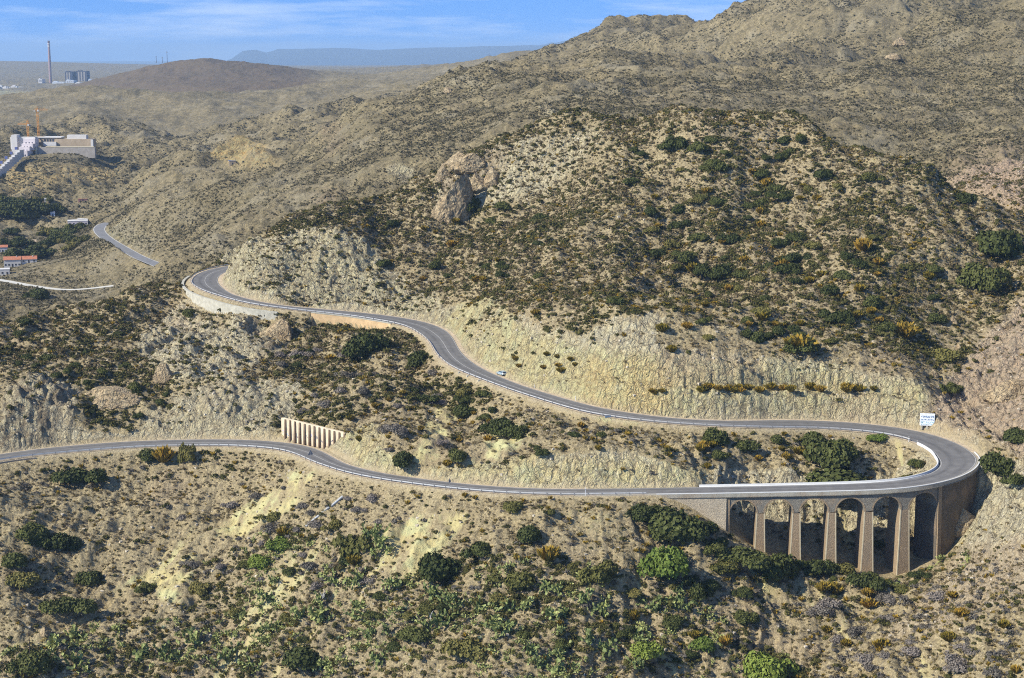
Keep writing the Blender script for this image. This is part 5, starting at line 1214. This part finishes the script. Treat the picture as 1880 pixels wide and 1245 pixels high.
def bush_mesh(rng, n, card=.22, squash=.75, lobes=5, k=3, up=0.0):
    """cards spread over several rounded clumps; unit radius, base at z=0"""
    lc = rng.normal(size=(lobes, 3)) * [.42, .42, .16]; lc[:, 2] = np.abs(lc[:, 2]) + .25 * rng.random(lobes); lr = .38 + .28 * rng.random(lobes)
    lc[0] = (0, 0, .3); lr[0] = .62
    w = lr ** 2; li = rng.choice(lobes, n, p=w / w.sum())
    d = rng.normal(size=(n, 3)); d[:, 2] = np.abs(d[:, 2]) * .9 - .12; d /= np.linalg.norm(d, axis=1)[:, None]
    p = lc[li] + d * (lr[li] * (.72 + .36 * rng.random(n)))[:, None]
    p[:, 2] = np.clip(p[:, 2], -.1, None) * squash
    nrm = d + rng.normal(size=(n, 3)) * .55 + np.array([0, 0, up]); nrm /= np.linalg.norm(nrm, axis=1)[:, None]
    a = np.cross(nrm, rng.normal(size=(n, 3))); a /= np.linalg.norm(a, axis=1)[:, None] + 1e-9; b = np.cross(nrm, a)
    s = card * (.55 + .9 * rng.random(n))[:, None]
    if k == 3: V = np.stack([p + a * s, p - a * s * .6 + b * s * .8, p - a * s * .6 - b * s * .8], 1)
    else: V = np.stack([p + a * s, p + b * s * .7, p - a * s, p - b * s * .7], 1)
    return V                                                # (n, k, 3)
def finish(V):
    n_, k, _ = V.shape; return V.reshape(-1, 3), np.arange(n_ * k).reshape(n_, k)
def spiky_mesh(rng, n, up=1.2):
    """upright switchy stems fanning out (broom)"""
    th = rng.random(n) * 2 * math.pi; el = rng.random(n) ** .7 * .95
    d = np.stack([np.cos(th) * el, np.sin(th) * el, up * (1 - .35 * el)], 1); d /= np.linalg.norm(d, axis=1)[:, None]
    r0 = rng.random(n) * .25; L = .55 + .6 * rng.random(n)
    base = np.stack([np.cos(th) * r0, np.sin(th) * r0, np.zeros(n)], 1) + d * (.15 * rng.random(n))[:, None]
    tip = base + d * L[:, None]; side = np.cross(d, rng.normal(size=(n, 3))); side /= np.linalg.norm(side, axis=1)[:, None]
    midp = base + d * (L * .7)[:, None]; wd = .09 + .05 * rng.random(n)[:, None]
    return np.stack([base, midp + side * wd, tip, midp - side * wd], 1)
def cactus_mesh(rng, n=70):
    """prickly pear: oval pads, each standing on the one below"""
    out = []; pads = []
    for i in range(n):
        if i < 7 or not pads: c = np.array([rng.normal() * .3, rng.normal() * .3, 0.0]); d = np.array([rng.normal() * .4, rng.normal() * .4, 1.0])
        else:
            q = pads[int(rng.integers(len(pads)))]; c = q[0] + q[1] * q[2] * 1.8; d = q[1] + rng.normal(size=3) * .65
            if c[2] > 1.1: continue
        d /= np.linalg.norm(d); L = .15 + .06 * rng.random(); pads.append((c, d, L))
        s = np.cross(d, rng.normal(size=3)); s /= np.linalg.norm(s); w = L * .72; nn = np.cross(d, s) * .02
        ang = np.linspace(0, 2 * math.pi, 7)[:-1]
        ring = np.array([c + d * L * (1 - math.cos(t)) + s * w * math.sin(t) for t in ang])
        out.append(ring)
    V = np.vstack(out); m = len(out); base = np.arange(m)[:, None] * 6
    F = np.vstack([base + np.array([0, 1, 2, 3]), base + np.array([3, 4, 5, 0])])
    return V, F
def agave_mesh(rng, n=26):
    V = []
    for i in range(n):
        th = i * 2.4; el = .35 + .75 * (i / n); d = np.array([math.cos(th) * math.cos(el), math.sin(th) * math.cos(el), math.sin(el)]); s = np.cross(d, [0, 0, 1]); s /= np.linalg.norm(s)
        V.append([d * .05, d * .5 + s * .09, d * 1.0 + np.array([0, 0, -.04]), d * .5 - s * .09])
    return np.array(V)
def protos(fn, num, name):
    out = []
    for i in range(num):
        r = fn(np.random.default_rng(100 + i * 7 + len(name)))
        V, F = r if isinstance(r, tuple) else finish(r)
        out.append(mesh_np(name, V, F, False))
    return out
PR = {
 'evergreen_bush': (protos(lambda r: bush_mesh(r, 3200, .075, .8, 9, 4), 5, 'evergreen_bush'), M_GREEN),
 'olive_bush': (protos(lambda r: bush_mesh(r, 2400, .08, .75, 8, 4), 4, 'olive_bush'), M_OLIVE),
 'bright_bush': (protos(lambda r: bush_mesh(r, 3200, .07, .85, 9, 4), 3, 'bright_bush'), M_BRIGHT),
 'broom_bush': (protos(lambda r: spiky_mesh(r, 300), 4, 'broom_bush'), M_BROOM),
 'dry_bush': (protos(lambda r: bush_mesh(r, 1300, .075, .7, 6, 3), 4, 'dry_bush'), M_GREY),
 'prickly_pear': (protos(lambda r: cactus_mesh(r, 110), 5, 'prickly_pear'), M_CACT),
 'agave': (protos(lambda r: agave_mesh(r), 2, 'agave'), M_AGAVE),
}
for kname, (ms, mt) in PR.items():
    for me in ms: me.materials.append(mt)
def slope_lean(x, y): return float(ground_z(x, y + .6) - ground_z(x, y - .6)) / 1.2
PLACED = []; LAST = [None]
def plant(kind, x, y, r, label, group=None, sz=1.0, cat=None, sink=.08, sxy=(1, 1)):
    ms, mt = PR[kind]; me = ms[int(RNG.integers(len(ms)))]
    z = float(ground_z(x, y)) - r * sink
    o = link(kind, me, None, None, (x, y, z), (0, 0, RNG.random() * 6.28)); o.scale = (r * sxy[0], r * sxy[1], r * sz * 1.4)
    o['label'] = label; o['category'] = cat or {'evergreen_bush': 'bush', 'olive_bush': 'bush', 'bright_bush': 'bush', 'broom_bush': 'broom bush', 'dry_bush': 'dry bush', 'prickly_pear': 'cactus', 'agave': 'agave'}[kind]
    if group: o['group'] = group
    PLACED.append((x, y, r)); LAST[0] = o; return o
def pxplant(kind, px, py, wpx, label, group=None, sz=1.0, **k):
    """py = foot of the bush in the photograph, wpx = its width there"""
    h = look(px, py)
    if h is None: return
    r = wpx / 2 / (FPX / (h[1] * CP - (h[2] - CZ) * SP))
    return plant(kind, h[0], h[1], r, label, group, sz, **k)
E_, O_, B_, Y_, D_, C_ = 'evergreen_bush', 'olive_bush', 'bright_bush', 'broom_bush', 'dry_bush', 'prickly_pear'
# (kind, px, foot py, width px, height factor, label)
NAMED = [
 (E_,668,645,72,1.0,'large dark green bush below the orange retaining wall of the upper road'),
 (E_,765,665,46,.9,'dark green bush on the slope inside the S-bend below the car'),
 (E_,143,885,66,.8,'broad dark bush on the bank under the lower road at the far left'),
 (E_,112,1005,62,.9,'round dark green bush in the middle of the left-hand clump below the lower road'),
 (E_,60,985,60,.8,'dark bush at the upper left of the left-hand clump below the lower road'),
 (E_,80,1000,52,.7,'dark bush between two bigger ones in the left-hand clump'),
 (E_,30,1035,60,.7,'dark bush at the left edge of the frame on the bare grey slope'),
 (O_,35,1070,54,.8,'brownish bush under the dark clump at the left edge'),
 (E_,165,1070,50,.85,'lone oval dark bush on the bare grey slope, upper of two'),
 (E_,125,1122,68,.75,'lone low dark bush on the bare grey slope, lower of two'),
 (E_,278,843,44,.8,'green bush hanging over the guardrail left of the tall pale shrub'),
 (Y_,300,848,44,.9,'orange and green broom beside the lower road guardrail'),
 (O_,346,846,30,1.9,'tall narrow pale green shrub standing above the lower road guardrail'),
 (O_,648,1020,78,.95,'big brown-green bush below the broken white chute'),
 (E_,640,1028,40,.9,'small dark bush at the foot of the big brown-green one'),
 (B_,475,1038,50,.7,'bright green bush among cactus on the lower left slope'),
 (B_,520,1006,60,.5,'yellow-green low bush above the cactus field'),
 (Y_,520,985,28,.9,'orange flowering broom above the yellow-green low bush'),
 (Y_,650,1036,30,.8,'orange flowering broom under the big brown-green bush'),
 (E_,810,1062,84,1.0,'big dark green bush at the foot of the bare yellow scree'),
 (E_,886,1018,56,.9,'dense blue-green bush above the big one at the scree foot'),
 (O_,948,1072,66,.75,'reddish brown bush in the middle of the lower slope'),
 (E_,972,990,50,1.0,'dark bush under the lower road near mid frame'),
 (B_,1212,1052,96,.95,'large bright green bush on the slope left of the viaduct'),
 (O_,1105,1068,64,1.0,'olive bush with cactus at its foot, mid slope'),
 (Y_,1008,1030,46,.9,'yellow flowering broom right of the reddish brown bush'),
 (E_,1245,990,110,.9,'large dark bush against the sandy abutment wall'),
 (E_,1172,948,52,.9,'dark bush at the top left of the abutment thicket'),
 (E_,1205,950,50,.8,'dark bush between the thicket and the lower road'),
 (E_,1300,975,44,.9,'upright green bush close to the left foot of the viaduct'),
 (E_,1312,1010,44,.8,'grey-green bush by the corner of the abutment wall'),
 (E_,1360,1030,84,.6,'wide low bush spreading in front of the first arch'),
 (E_,1430,1050,74,1.0,'silvery dark bush hiding the foot of the second pier'),
 (E_,1495,1050,60,.8,'low bush between the second and third pier feet'),
 (O_,1540,1052,48,.7,'olive shrub at the foot of the third pier'),
 (E_,1590,1078,52,1.0,'bushy shrub in front of the fourth pier'),
 (O_,1655,1088,40,.8,'yellowish shrub at the gully head under the fifth pier'),
 (E_,1283,1098,40,1.3,'tall dark bush standing alone below the viaduct approach'),
 (O_,1325,1050,52,.7,'brown-olive bush right of the large bright green one'),
 (E_,1362,1090,34,.8,'small round dark bush below the first arch'),
 (E_,1370,1140,44,.8,'green bush between the pale erosion runs'),
 (B_,1400,1245,92,.9,'large lime green bush at the bottom edge of the frame'),
 (B_,1290,1190,46,.9,'leafy green bush left of the lime green one'),
 (B_,1185,1200,56,.8,'bright green bush near the bottom of the cactus field'),
 (E_,1235,1150,40,1.0,'dark bush near the yellow broom at the bottom'),
 (Y_,1165,1140,24,1.3,'tall yellow broom between two dark bushes low on the slope'),
 (Y_,1275,1172,26,.8,'small orange broom under the dark bush'),
 (Y_,1332,1185,28,.9,'orange broom beside the leafy green bush at the bottom'),
 (O_,860,1200,70,.9,'olive green bush in the bottom middle cactus field'),
 (E_,760,1170,56,.8,'dark bush in the cactus thicket at bottom middle'),
 (O_,370,1085,40,.8,'olive bush at the edge of the bare slope and the cactus field'),
 (E_,268,1085,30,.9,'small dark bush at the corner of the bare slope'),
 (E_,560,1215,90,.6,'wide dark green thicket at the bottom left of centre'),
 (E_,50,1225,66,1.0,'dark green bush beside the wooden pole'),
 (E_,1530,850,92,.95,'largest dark green bush inside the hairpin bend'),
 (E_,1495,815,56,.8,'dark bush joined to the top left of the largest one in the hairpin'),
 (E_,1540,888,150,.42,'long low dark bush behind the white barrier'),
 (E_,1312,812,46,1.1,'rounded grey-green bush just below the upper road, left part of the hairpin'),
 (E_,1322,842,32,.9,'dark bush under the rounded grey-green one'),
 (E_,1366,825,42,.9,'dark bush next to the rounded grey-green one in the hairpin'),
 (E_,1425,812,30,.8,'small bush close under the upper road inside the hairpin'),
 (E_,1688,855,30,.8,'single dark bush near the tip of the hairpin'),
 (B_,1612,808,36,.6,'fresh green bush touching the inner edge of the upper road'),
 (E_,1827,866,66,1.0,'round dark bush at the outer end of the hairpin'),
 (E_,1868,812,56,.8,'dark bush on the pink rock right of the hairpin'),
 (E_,1870,890,40,1.0,'dark bush low on the rock at the right edge'),
 (E_,1830,468,96,.95,'great dark green bush on the right flank of the main hill'),
 (E_,1800,528,78,1.0,'second great dark bush below the largest one on the right flank'),
 (E_,1774,372,44,.8,'dark bush on the skyline of the right flank'),
 (E_,1745,720,36,.9,'green bush on the pink slabs above the painted block'),
 (O_,1730,655,60,.6,'mustard bush at the meeting of scrub and pink slabs'),
 (E_,742,852,50,1.0,'dark bush in the gully above the lower road'),
 (B_,738,850,26,1.0,'bright green bush low in the gully above the lower road'),
 (E_,845,845,40,.9,'dark green bush on the lip of the lower cutting'),
 (E_,855,765,46,.9,'olive-dark bush below the car on the slope'),
 (O_,850,730,34,1.1,'bushy olive shrub right under the upper guardrail'),
 (E_,915,790,60,.8,'grey-green bush mid slope under the straight of the upper road'),
 (E_,940,800,46,.9,'dark bush next to the grey-green one on the mid slope'),
 (E_,347,580,26,1.0,'dark bush below the outer curve of the upper road'),
 (E_,248,715,30,1.0,'green bush in the shade of the overhanging rock'),
 (Y_,240,735,24,.7,'orange broom under the overhanging rock'),
 (E_,865,385,36,1.2,'bush in the lee of the big rock outcrop'),
 (E_,850,370,34,1.0,'green shrub directly right of the big rock outcrop'),
 (E_,1320,510,56,.9,'large dark bush in the middle of the main hill face'),
 (E_,1262,480,44,.9,'dark bush left of the large one on the hill face'),
 (E_,1460,640,60,.7,'dark bush just above the top terrace'),
 (Y_,1470,640,70,.5,'wide yellow broom just above the top terrace'),
 (Y_,1660,620,60,.7,'big yellow broom low on the right of the hill face'),
 (Y_,1585,460,40,.8,'golden broom high on the right of the hill face'),
 (O_,945,935,40,.8,'green bush overlapping the lower guardrail in mid frame'),
 (E_,25,395,70,.8,'dark tree crown at the left edge of the valley grove'),
 (E_,65,392,60,.8,'dark tree crown in the middle of the valley grove'),
 (E_,90,388,40,.7,'dark tree crown at the right end of the valley grove'),
 (E_,10,378,50,.8,'dark tree crown at the back of the valley grove'),
 (E_,122,432,40,.7,'green tree beside the pale farm building'),
 (E_,105,440,36,.7,'green tree in the row above the white houses'),
 (E_,60,470,60,.6,'dark green garden behind the red roofed house'),
 (E_,30,450,40,.7,'green garden tree between the two white houses'),
 (E_,145,420,30,.7,'bush at the roadside where the far road bends'),
 (E_,65,545,40,.8,'dark trees under the pale track in the valley'),
 (E_,18,428,30,.7,'small garden tree left of the valley hamlet top row'),
 (E_,85,452,34,.8,'dark tree just above the small white cube house'),
 (E_,128,442,30,.7,'last green tree at the right end of the hamlet row'),
]
for kd, px, py, w, hz_, lb in NAMED: pxplant(kd, px, py, w, lb, None, hz_)
def far_enough(x, y, r, q=.55):
    return all((x - a) ** 2 + (y - b) ** 2 > ((r + c) * q) ** 2 for a, b, c in PLACED)
def sample_px(x0, y0, x1, y1, quad=None):
    return RNG.uniform(x0, x1), RNG.uniform(y0, y1)
# zones of alike plants: kind, count, box, width range px, height, label, group
ZONES = [
 (O_,16,(20,425,170,470),(14,26),.9,'olive garden tree','olive garden trees of the valley hamlet'),
 (O_,7,(0,365,100,400),(20,34),.9,'paler grove tree','paler trees of the valley grove'),
 (E_,12,(1440,1000,1700,1075),(16,30),.9,'bush','bushes round the feet of the piers'),
 (E_,10,(20,660,420,800),(18,30),.8,'bush','dark bushes on the crags above the lower road'),
 (C_,26,(450,1060,900,1235),(26,44),.9,'clump of pale green prickly pear on the lower slope, left of centre','prickly pears left of centre'),
 (C_,26,(900,1060,1260,1235),(26,44),.9,'clump of pale green prickly pear on the lower slope below mid frame','prickly pears below mid frame'),
 (C_,12,(80,1165,450,1240),(28,48),.9,'clump of prickly pear in the bottom left corner','prickly pears in the bottom left corner'),
 (C_,5,(670,985,730,1020),(28,40),.9,'prickly pear crowding beside the big brown-green bush','prickly pears by the brown-green bush'),
 (C_,6,(1640,1020,1780,1090),(20,32),.7,'prickly pear on the rocks at the right foot of the viaduct','prickly pears at the viaduct foot'),
 (E_,28,(1130,240,1560,420),(22,42),.85,'dark green bush high on the face of the main hill','dark bushes high on the hill'),
 (E_,34,(1130,430,1720,630),(24,46),.85,'dark green bush on the broad lower face of the main hill','dark bushes low on the hill'),
 (O_,22,(1130,300,1720,640),(20,36),.8,'olive green bush on the face of the main hill','olive bushes on the hill'),
 (Y_,30,(1200,470,1740,650),(16,32),.8,'golden broom on the lower right face of the main hill','broom on the lower right hill face'),
 (Y_,12,(1180,300,1560,450),(14,24),.8,'golden broom high on the main hill','broom high on the hill'),
 (E_,14,(680,370,1000,520),(18,34),.8,'dark bush on the left shoulder of the main hill','bushes on the hill shoulder'),
 (Y_,10,(680,400,1000,600),(14,24),.8,'rusty broom on the left shoulder of the main hill','broom on the hill shoulder'),
 (Y_,20,(1190,714,1625,722),(20,34),.7,'yellow-green broom growing along the ledge of the terraced cutting','broom along the terrace ledge'),
 (Y_,9,(930,650,1070,685),(14,22),.7,'rusty broom along the short upper ledge of the cutting','broom along the short ledge'),
 (D_,22,(500,640,830,840),(22,38),.7,'grey leafless bush on the slope between the two roads','grey bushes between the roads'),
 (E_,14,(540,640,1120,840),(20,34),.85,'dark green bush on the slope between the two roads','green bushes between the roads'),
 (Y_,14,(520,640,1280,860),(14,24),.85,'golden broom on the slope between the two roads','broom between the roads'),
 (Y_,9,(1280,790,1500,880),(16,28),.9,'yellow broom on the ground inside the hairpin','broom inside the hairpin'),
 (E_,9,(20,590,330,760),(20,36),.7,'dark bush on the rocky shoulder left of the roads','dark bushes on the rocky shoulder'),
 (D_,22,(330,900,700,1080),(24,44),.7,'grey dried bush on the slope below the lower road, left part','grey bushes below the road'),
 (O_,16,(400,900,1300,1230),(24,44),.8,'olive bush on the slope below the lower road','olive bushes below the road'),
 (E_,16,(450,1050,1300,1230),(26,48),.8,'dark bush among the cactus on the lower slope','dark bushes among the cactus'),
 (D_,20,(1500,1100,1870,1240),(30,56),.65,'grey-violet dried bush in the bottom right corner','grey bushes bottom right'),
 (Y_,12,(1480,1080,1875,1240),(24,44),.75,'straw yellow bush in the bottom right corner','yellow bushes bottom right'),
]
for kd, cnt, (x0, y0, x1, y1), (w0, w1), hz_, lb, gp in ZONES:
    done = 0; tries = 0; made = []
    while done < cnt and tries < cnt * 12:
        tries += 1; px, py = sample_px(x0, y0, x1, y1); h = look(px, py)
        if h is None: continue
        r = RNG.uniform(w0, w1) / 2 / (FPX / h[1])
        if RNG.random() < .5: r *= .8
        iv = int(np.searchsorted(VV, math.log(h[1]))); iu = int((h[0] / h[1] - UU[0]) / (UU[1] - UU[0]))
        if RD[iv, iu] < r + .6 or not far_enough(h[0], h[1], r): continue
        if 'terrace' not in gp and 'ledge' not in gp and VEG[iv, iu] < .3: continue
        plant(kd, h[0], h[1], r, lb, gp, hz_ * RNG.uniform(.85, 1.15)); done += 1; made.append((px, r, LAST[0]))
    made.sort(key=lambda t: t[0]); rr_ = sorted(t[1] for t in made)
    for q_, (_, r_, ob) in enumerate(made):
        sz_ = 'small' if r_ < rr_[len(rr_) // 3] else ('large' if r_ > rr_[-len(rr_) // 3] else 'mid-sized')
        ob['label'] = '%s one, %s from left of %s' % (sz_, ordinal(q_ + 1), gp)
AG_ = {938: 'fifth', 880: 'fourth', 1010: 'sixth', 745: 'third', 1090: 'seventh', 300: 'first', 620: 'second'}
for px, py in ((938,1160),(880,1175),(1010,1130),(745,1120),(1090,1180),(300,1155),(620,1175)):
    pxplant('agave', px, py, 16, 'blue-grey agave rosette, %s from the left of those among the cactus' % AG_[px], 'agaves on the lower slope')

# ---------------- uncountable ground cover
def scatter(name, mat, density, dmin, dmax, sizes, nvar, cards, card, seed, mask=None, squash=.75, k=3, spiky=False):
    rng = np.random.default_rng(seed)
    ra, rb = np.searchsorted(VV, math.log(dmin)), np.searchsorted(VV, math.log(dmax))
    Y = Yg[ra:rb, :-1]; area = (UU[1] - UU[0]) * Y * (np.gradient(Yg, axis=0)[ra:rb, :-1])
    p = area * density * VIS[ra:rb, :-1]
    if mask is not None: p = p * mask[ra:rb, :-1]
    cells = rng.random(p.shape) < p; jj, ii = np.nonzero(cells)
    u = UU[ii] + rng.random(len(ii)) * (UU[1] - UU[0]); v = VV[jj + ra] + rng.random(len(jj)) * (VV[jj + ra + 1] - VV[jj + ra])
    y = np.exp(v); x = u * y; z = ground_z(x, y); r = sizes[0] + (sizes[1] - sizes[0]) * rng.random(len(x)) ** 2
    if len(x) == 0: return
    prs = [spiky_mesh(rng, cards) if spiky else bush_mesh(rng, cards, card, squash, 4, k) for _ in range(nvar)]
    which = rng.integers(nvar, size=len(x)); out = []
    a = rng.random(len(x)) * 6.283; ca, sa = np.cos(a), np.sin(a)
    for q in range(nvar):
        m = which == q; B = prs[q].reshape(1, -1, 3); rr = r[m][:, None]
        X = (B[..., 0] * ca[m][:, None] - B[..., 1] * sa[m][:, None]) * rr + x[m][:, None]
        Yy = (B[..., 0] * sa[m][:, None] + B[..., 1] * ca[m][:, None]) * rr + y[m][:, None]
        Zz = B[..., 2] * rr * (.8 + .5 * rng.random((m.sum(), 1))) + z[m][:, None] - .08 * rr
        out.append(np.stack([X, Yy, Zz], -1).reshape(-1, 3))
    V = np.vstack(out); kk = prs[0].shape[1]
    tag(link(name, mesh_np(name, V, np.arange(len(V)).reshape(-1, kk), False), mat), kind='stuff')
    print('scatter', name, len(x), len(V) // kk)
vc = np.clip(sstep(-.5, .6, fbm(Xg, Yg, 28, 3, .55, 71.0)) * .5 + CONC * .8, 0, 1.2); vg = sstep(-.15, .75, fbm(Xg, Yg, 40, 3, .55, 72.0)); vy = sstep(.1, .8, fbm(Xg, Yg, 30, 3, .6, 73.0))
c9 = sstep(-.35, .45, fbm(Xg, Yg, 8.5, 3, .6, 76.0)); vc = vc * (.35 + 1.1 * c9); vg = vg * (.3 + 1.3 * sstep(-.3, .5, fbm(Xg, Yg, 11, 3, .6, 77.0)))
CLR = sstep(1.6, 2.4, RD)
lowsl = (PYg > 1040) * 1.0
bg = poly([(-200,870),(430,880),(440,1000),(330,1150),(60,1160),(-200,1200)], 380, 600)   # sparser grey slope
SP_ = np.where(bg, .55, 1.0)
QS = .3 if QUICK else 1.0
scatter('dry_scrub', M_DRYG, .75 * QS, 335, 600, (.28, .85), 8, 46, .26, 1, VEG * CLR * (.45 + .55 * vc))
scatter('dry_scrub', M_DRYG, .85 * QS, 600, 860, (.35, 1.15), 8, 26, .34, 2, VEG * CLR * (.5 + .5 * vc))
scatter('green_scrub', M_GRNG, .15 * QS, 335, 600, (.4, 1.5), 8, 110, .20, 3, VEG * CLR * (.25 + vg) * SP_ * (1 + .8 * lowsl))
scatter('green_scrub', M_GRNG, .40 * QS, 560, 860, (.5, 1.8), 8, 60, .26, 4, VEG * CLR * (.3 + vg))
scatter('broom_scrub', M_BRMG, .10 * QS, 335, 860, (.35, 1.35), 6, 44, .1, 5, VEG * CLR * (.25 + 1.2 * vy) * SP_, spiky=True)
vf = sstep(-.35, .55, fbm(Xg, Yg, 95, 4, .6, 75.0)) * .7 + CONC * .9
scatter('dry_scrub', M_FARG, .42 * QS, 860, 1500, (.4, 1.35), 10, 16, .42, 6, VEG * vf, squash=.9)
scatter('dry_scrub', M_FARG, .13 * QS, 1500, 2600, (.6, 1.9), 8, 9, .55, 7, VEG * vf, squash=.9)
# dense thicket low on the slope
TH = poly([(330,1060),(520,960),(700,1060),(900,1020),(1130,1040),(1300,1120),(1420,1190),(1500,1260),(-100,1260),(60,1170),(330,1130)], 380, 520) * 1.0
BR = poly([(1480,1260),(1560,1150),(1700,1060),(2000,1000),(2000,1260)], 350, 480) * 1.0
scatter('green_scrub', M_GRNG, .40 * QS, 360, 520, (.5, 1.7), 8, 150, .17, 31, TH * VEG * (.35 + .9 * vg))
scatter('bright_scrub', M_OLIVE, .16 * QS, 360, 520, (.4, 1.4), 6, 130, .17, 32, TH * VEG * (.3 + vy))
scatter('dry_scrub', M_GREY, .16 * QS, 350, 560, (.5, 1.5), 6, 110, .18, 33, np.clip(BR + .35 * TH + .12, 0, 1) * CLR * VEG)
scatter('straw_scrub', M_STRAW, .05 * QS, 350, 520, (.4, 1.2), 6, 90, .18, 34, np.clip(BR + .2 * TH, 0, 1))
rc_ = np.random.default_rng(55); CN = [cactus_mesh(np.random.default_rng(200 + i), 60) for i in range(6)]
m_ = TH * VEG * sstep(-.2, .5, fbm(Xg, Yg, 17, 3, .6, 91.0)) * .16 * QS; ra, rb = np.searchsorted(VV, math.log(380)), np.searchsorted(VV, math.log(520))
ar = (UU[1] - UU[0]) * Yg[ra:rb, :-1] * np.gradient(Yg, axis=0)[ra:rb, :-1]; jj, ii = np.nonzero(rc_.random(ar.shape) < ar * m_[ra:rb, :-1]); vs_, fs_, b0 = [], [], 0
for j_, i_ in zip(jj, ii):
    y = math.exp(VV[j_ + ra]); x = (UU[i_] + rc_.random() * (UU[1] - UU[0])) * y; z = float(ground_z(x, y)); V, F = CN[int(rc_.integers(6))]; a = rc_.random() * 6.28; r = rc_.uniform(.7, 1.7)
    vs_.append(np.stack([(V[:, 0] * math.cos(a) - V[:, 1] * math.sin(a)) * r + x, (V[:, 0] * math.sin(a) + V[:, 1] * math.cos(a)) * r + y, V[:, 2] * r + z - .1], 1)); fs_.append(F + b0); b0 += len(V)
tag(link('cactus_scrub', mesh_np('cactus_scrub', np.vstack(vs_), np.vstack(fs_), False), M_CACT), kind='stuff')
# loose stones
def stones(name, mat, density, dmin, dmax, sizes, seed, mask):
    rng = np.random.default_rng(seed); ra, rb = np.searchsorted(VV, math.log(dmin)), np.searchsorted(VV, math.log(dmax))
    Y = Yg[ra:rb, :-1]; area = (UU[1] - UU[0]) * Y * (np.gradient(Yg, axis=0)[ra:rb, :-1]); jj, ii = np.nonzero(rng.random(area.shape) < area * density * mask[ra:rb, :-1] * VIS[ra:rb, :-1])
    y = np.exp(VV[jj + ra]); x = (UU[ii] + rng.random(len(ii)) * (UU[1] - UU[0])) * y; z = ground_z(x, y); m = len(x)
    C8 = np.array([(a, b, c) for a in (-1, 1) for b in (-1, 1) for c in (-1, 1)], float) * .7
    V = C8[None] * (.6 + .5 * rng.random((m, 8, 3))) * (sizes[0] + (sizes[1] - sizes[0]) * rng.random(m) ** 3)[:, None, None] * np.array([1, 1, .7])
    a = rng.random(m) * 6.28; X = V[..., 0] * np.cos(a)[:, None] - V[..., 1] * np.sin(a)[:, None] + x[:, None]; Yy = V[..., 0] * np.sin(a)[:, None] + V[..., 1] * np.cos(a)[:, None] + y[:, None]
    F = np.array([(0, 1, 3, 2), (4, 6, 7, 5), (0, 4, 5, 1), (2, 3, 7, 6), (0, 2, 6, 4), (1, 5, 7, 3)])
    tag(link(name, mesh_np(name, np.stack([X, Yy, V[..., 2] + z[:, None]], -1).reshape(-1, 3), (F[None] + np.arange(m)[:, None, None] * 8).reshape(-1, 4), False), mat), kind='stuff')
M_STONE = plain('loose_stone', (.47, .41, .31), .9, .1, var=.3, vs=.5)
stones('rubble', M_STONE, .16 * QS, 335, 860, (.12, .75), 21, CLR * (.35 + .65 * np.clip(ROCK + YEL * .4, 0, 1)) * (.3 + .7 * sstep(-.2, .6, fbm(Xg, Yg, 9, 3, .6, 81.0))))

# ------------------------------------------------------------------ air
def haze():
    x0, x1, y0, y1, z0, z1 = -42000, 44000, -300, 61000, -320, 430
    me = bpy.data.meshes.new('haze'); v = [(x, y, z) for x in (x0, x1) for y in (y0, y1) for z in (z0, z1)]
    me.from_pydata(v, [], [(0, 1, 3, 2), (4, 6, 7, 5), (0, 4, 5, 1), (2, 3, 7, 6), (0, 2, 6, 4), (1, 5, 7, 3)])
    m = bpy.data.materials.new('haze_air'); m.use_nodes = True; nt = m.node_tree; nt.nodes.clear()
    o = nt.nodes.new('ShaderNodeOutputMaterial'); p = nt.nodes.new('ShaderNodeVolumePrincipled')
    p.inputs['Color'].default_value = (.50, .73, 1.0, 1); p.inputs['Density'].default_value = HAZE_D; p.inputs['Anisotropy'].default_value = 0.0
    nt.links.new(p.outputs[0], o.inputs['Volume'])
    tag(link('haze', me, m), kind='stuff')
HAZE_D = 3.7e-5
haze()
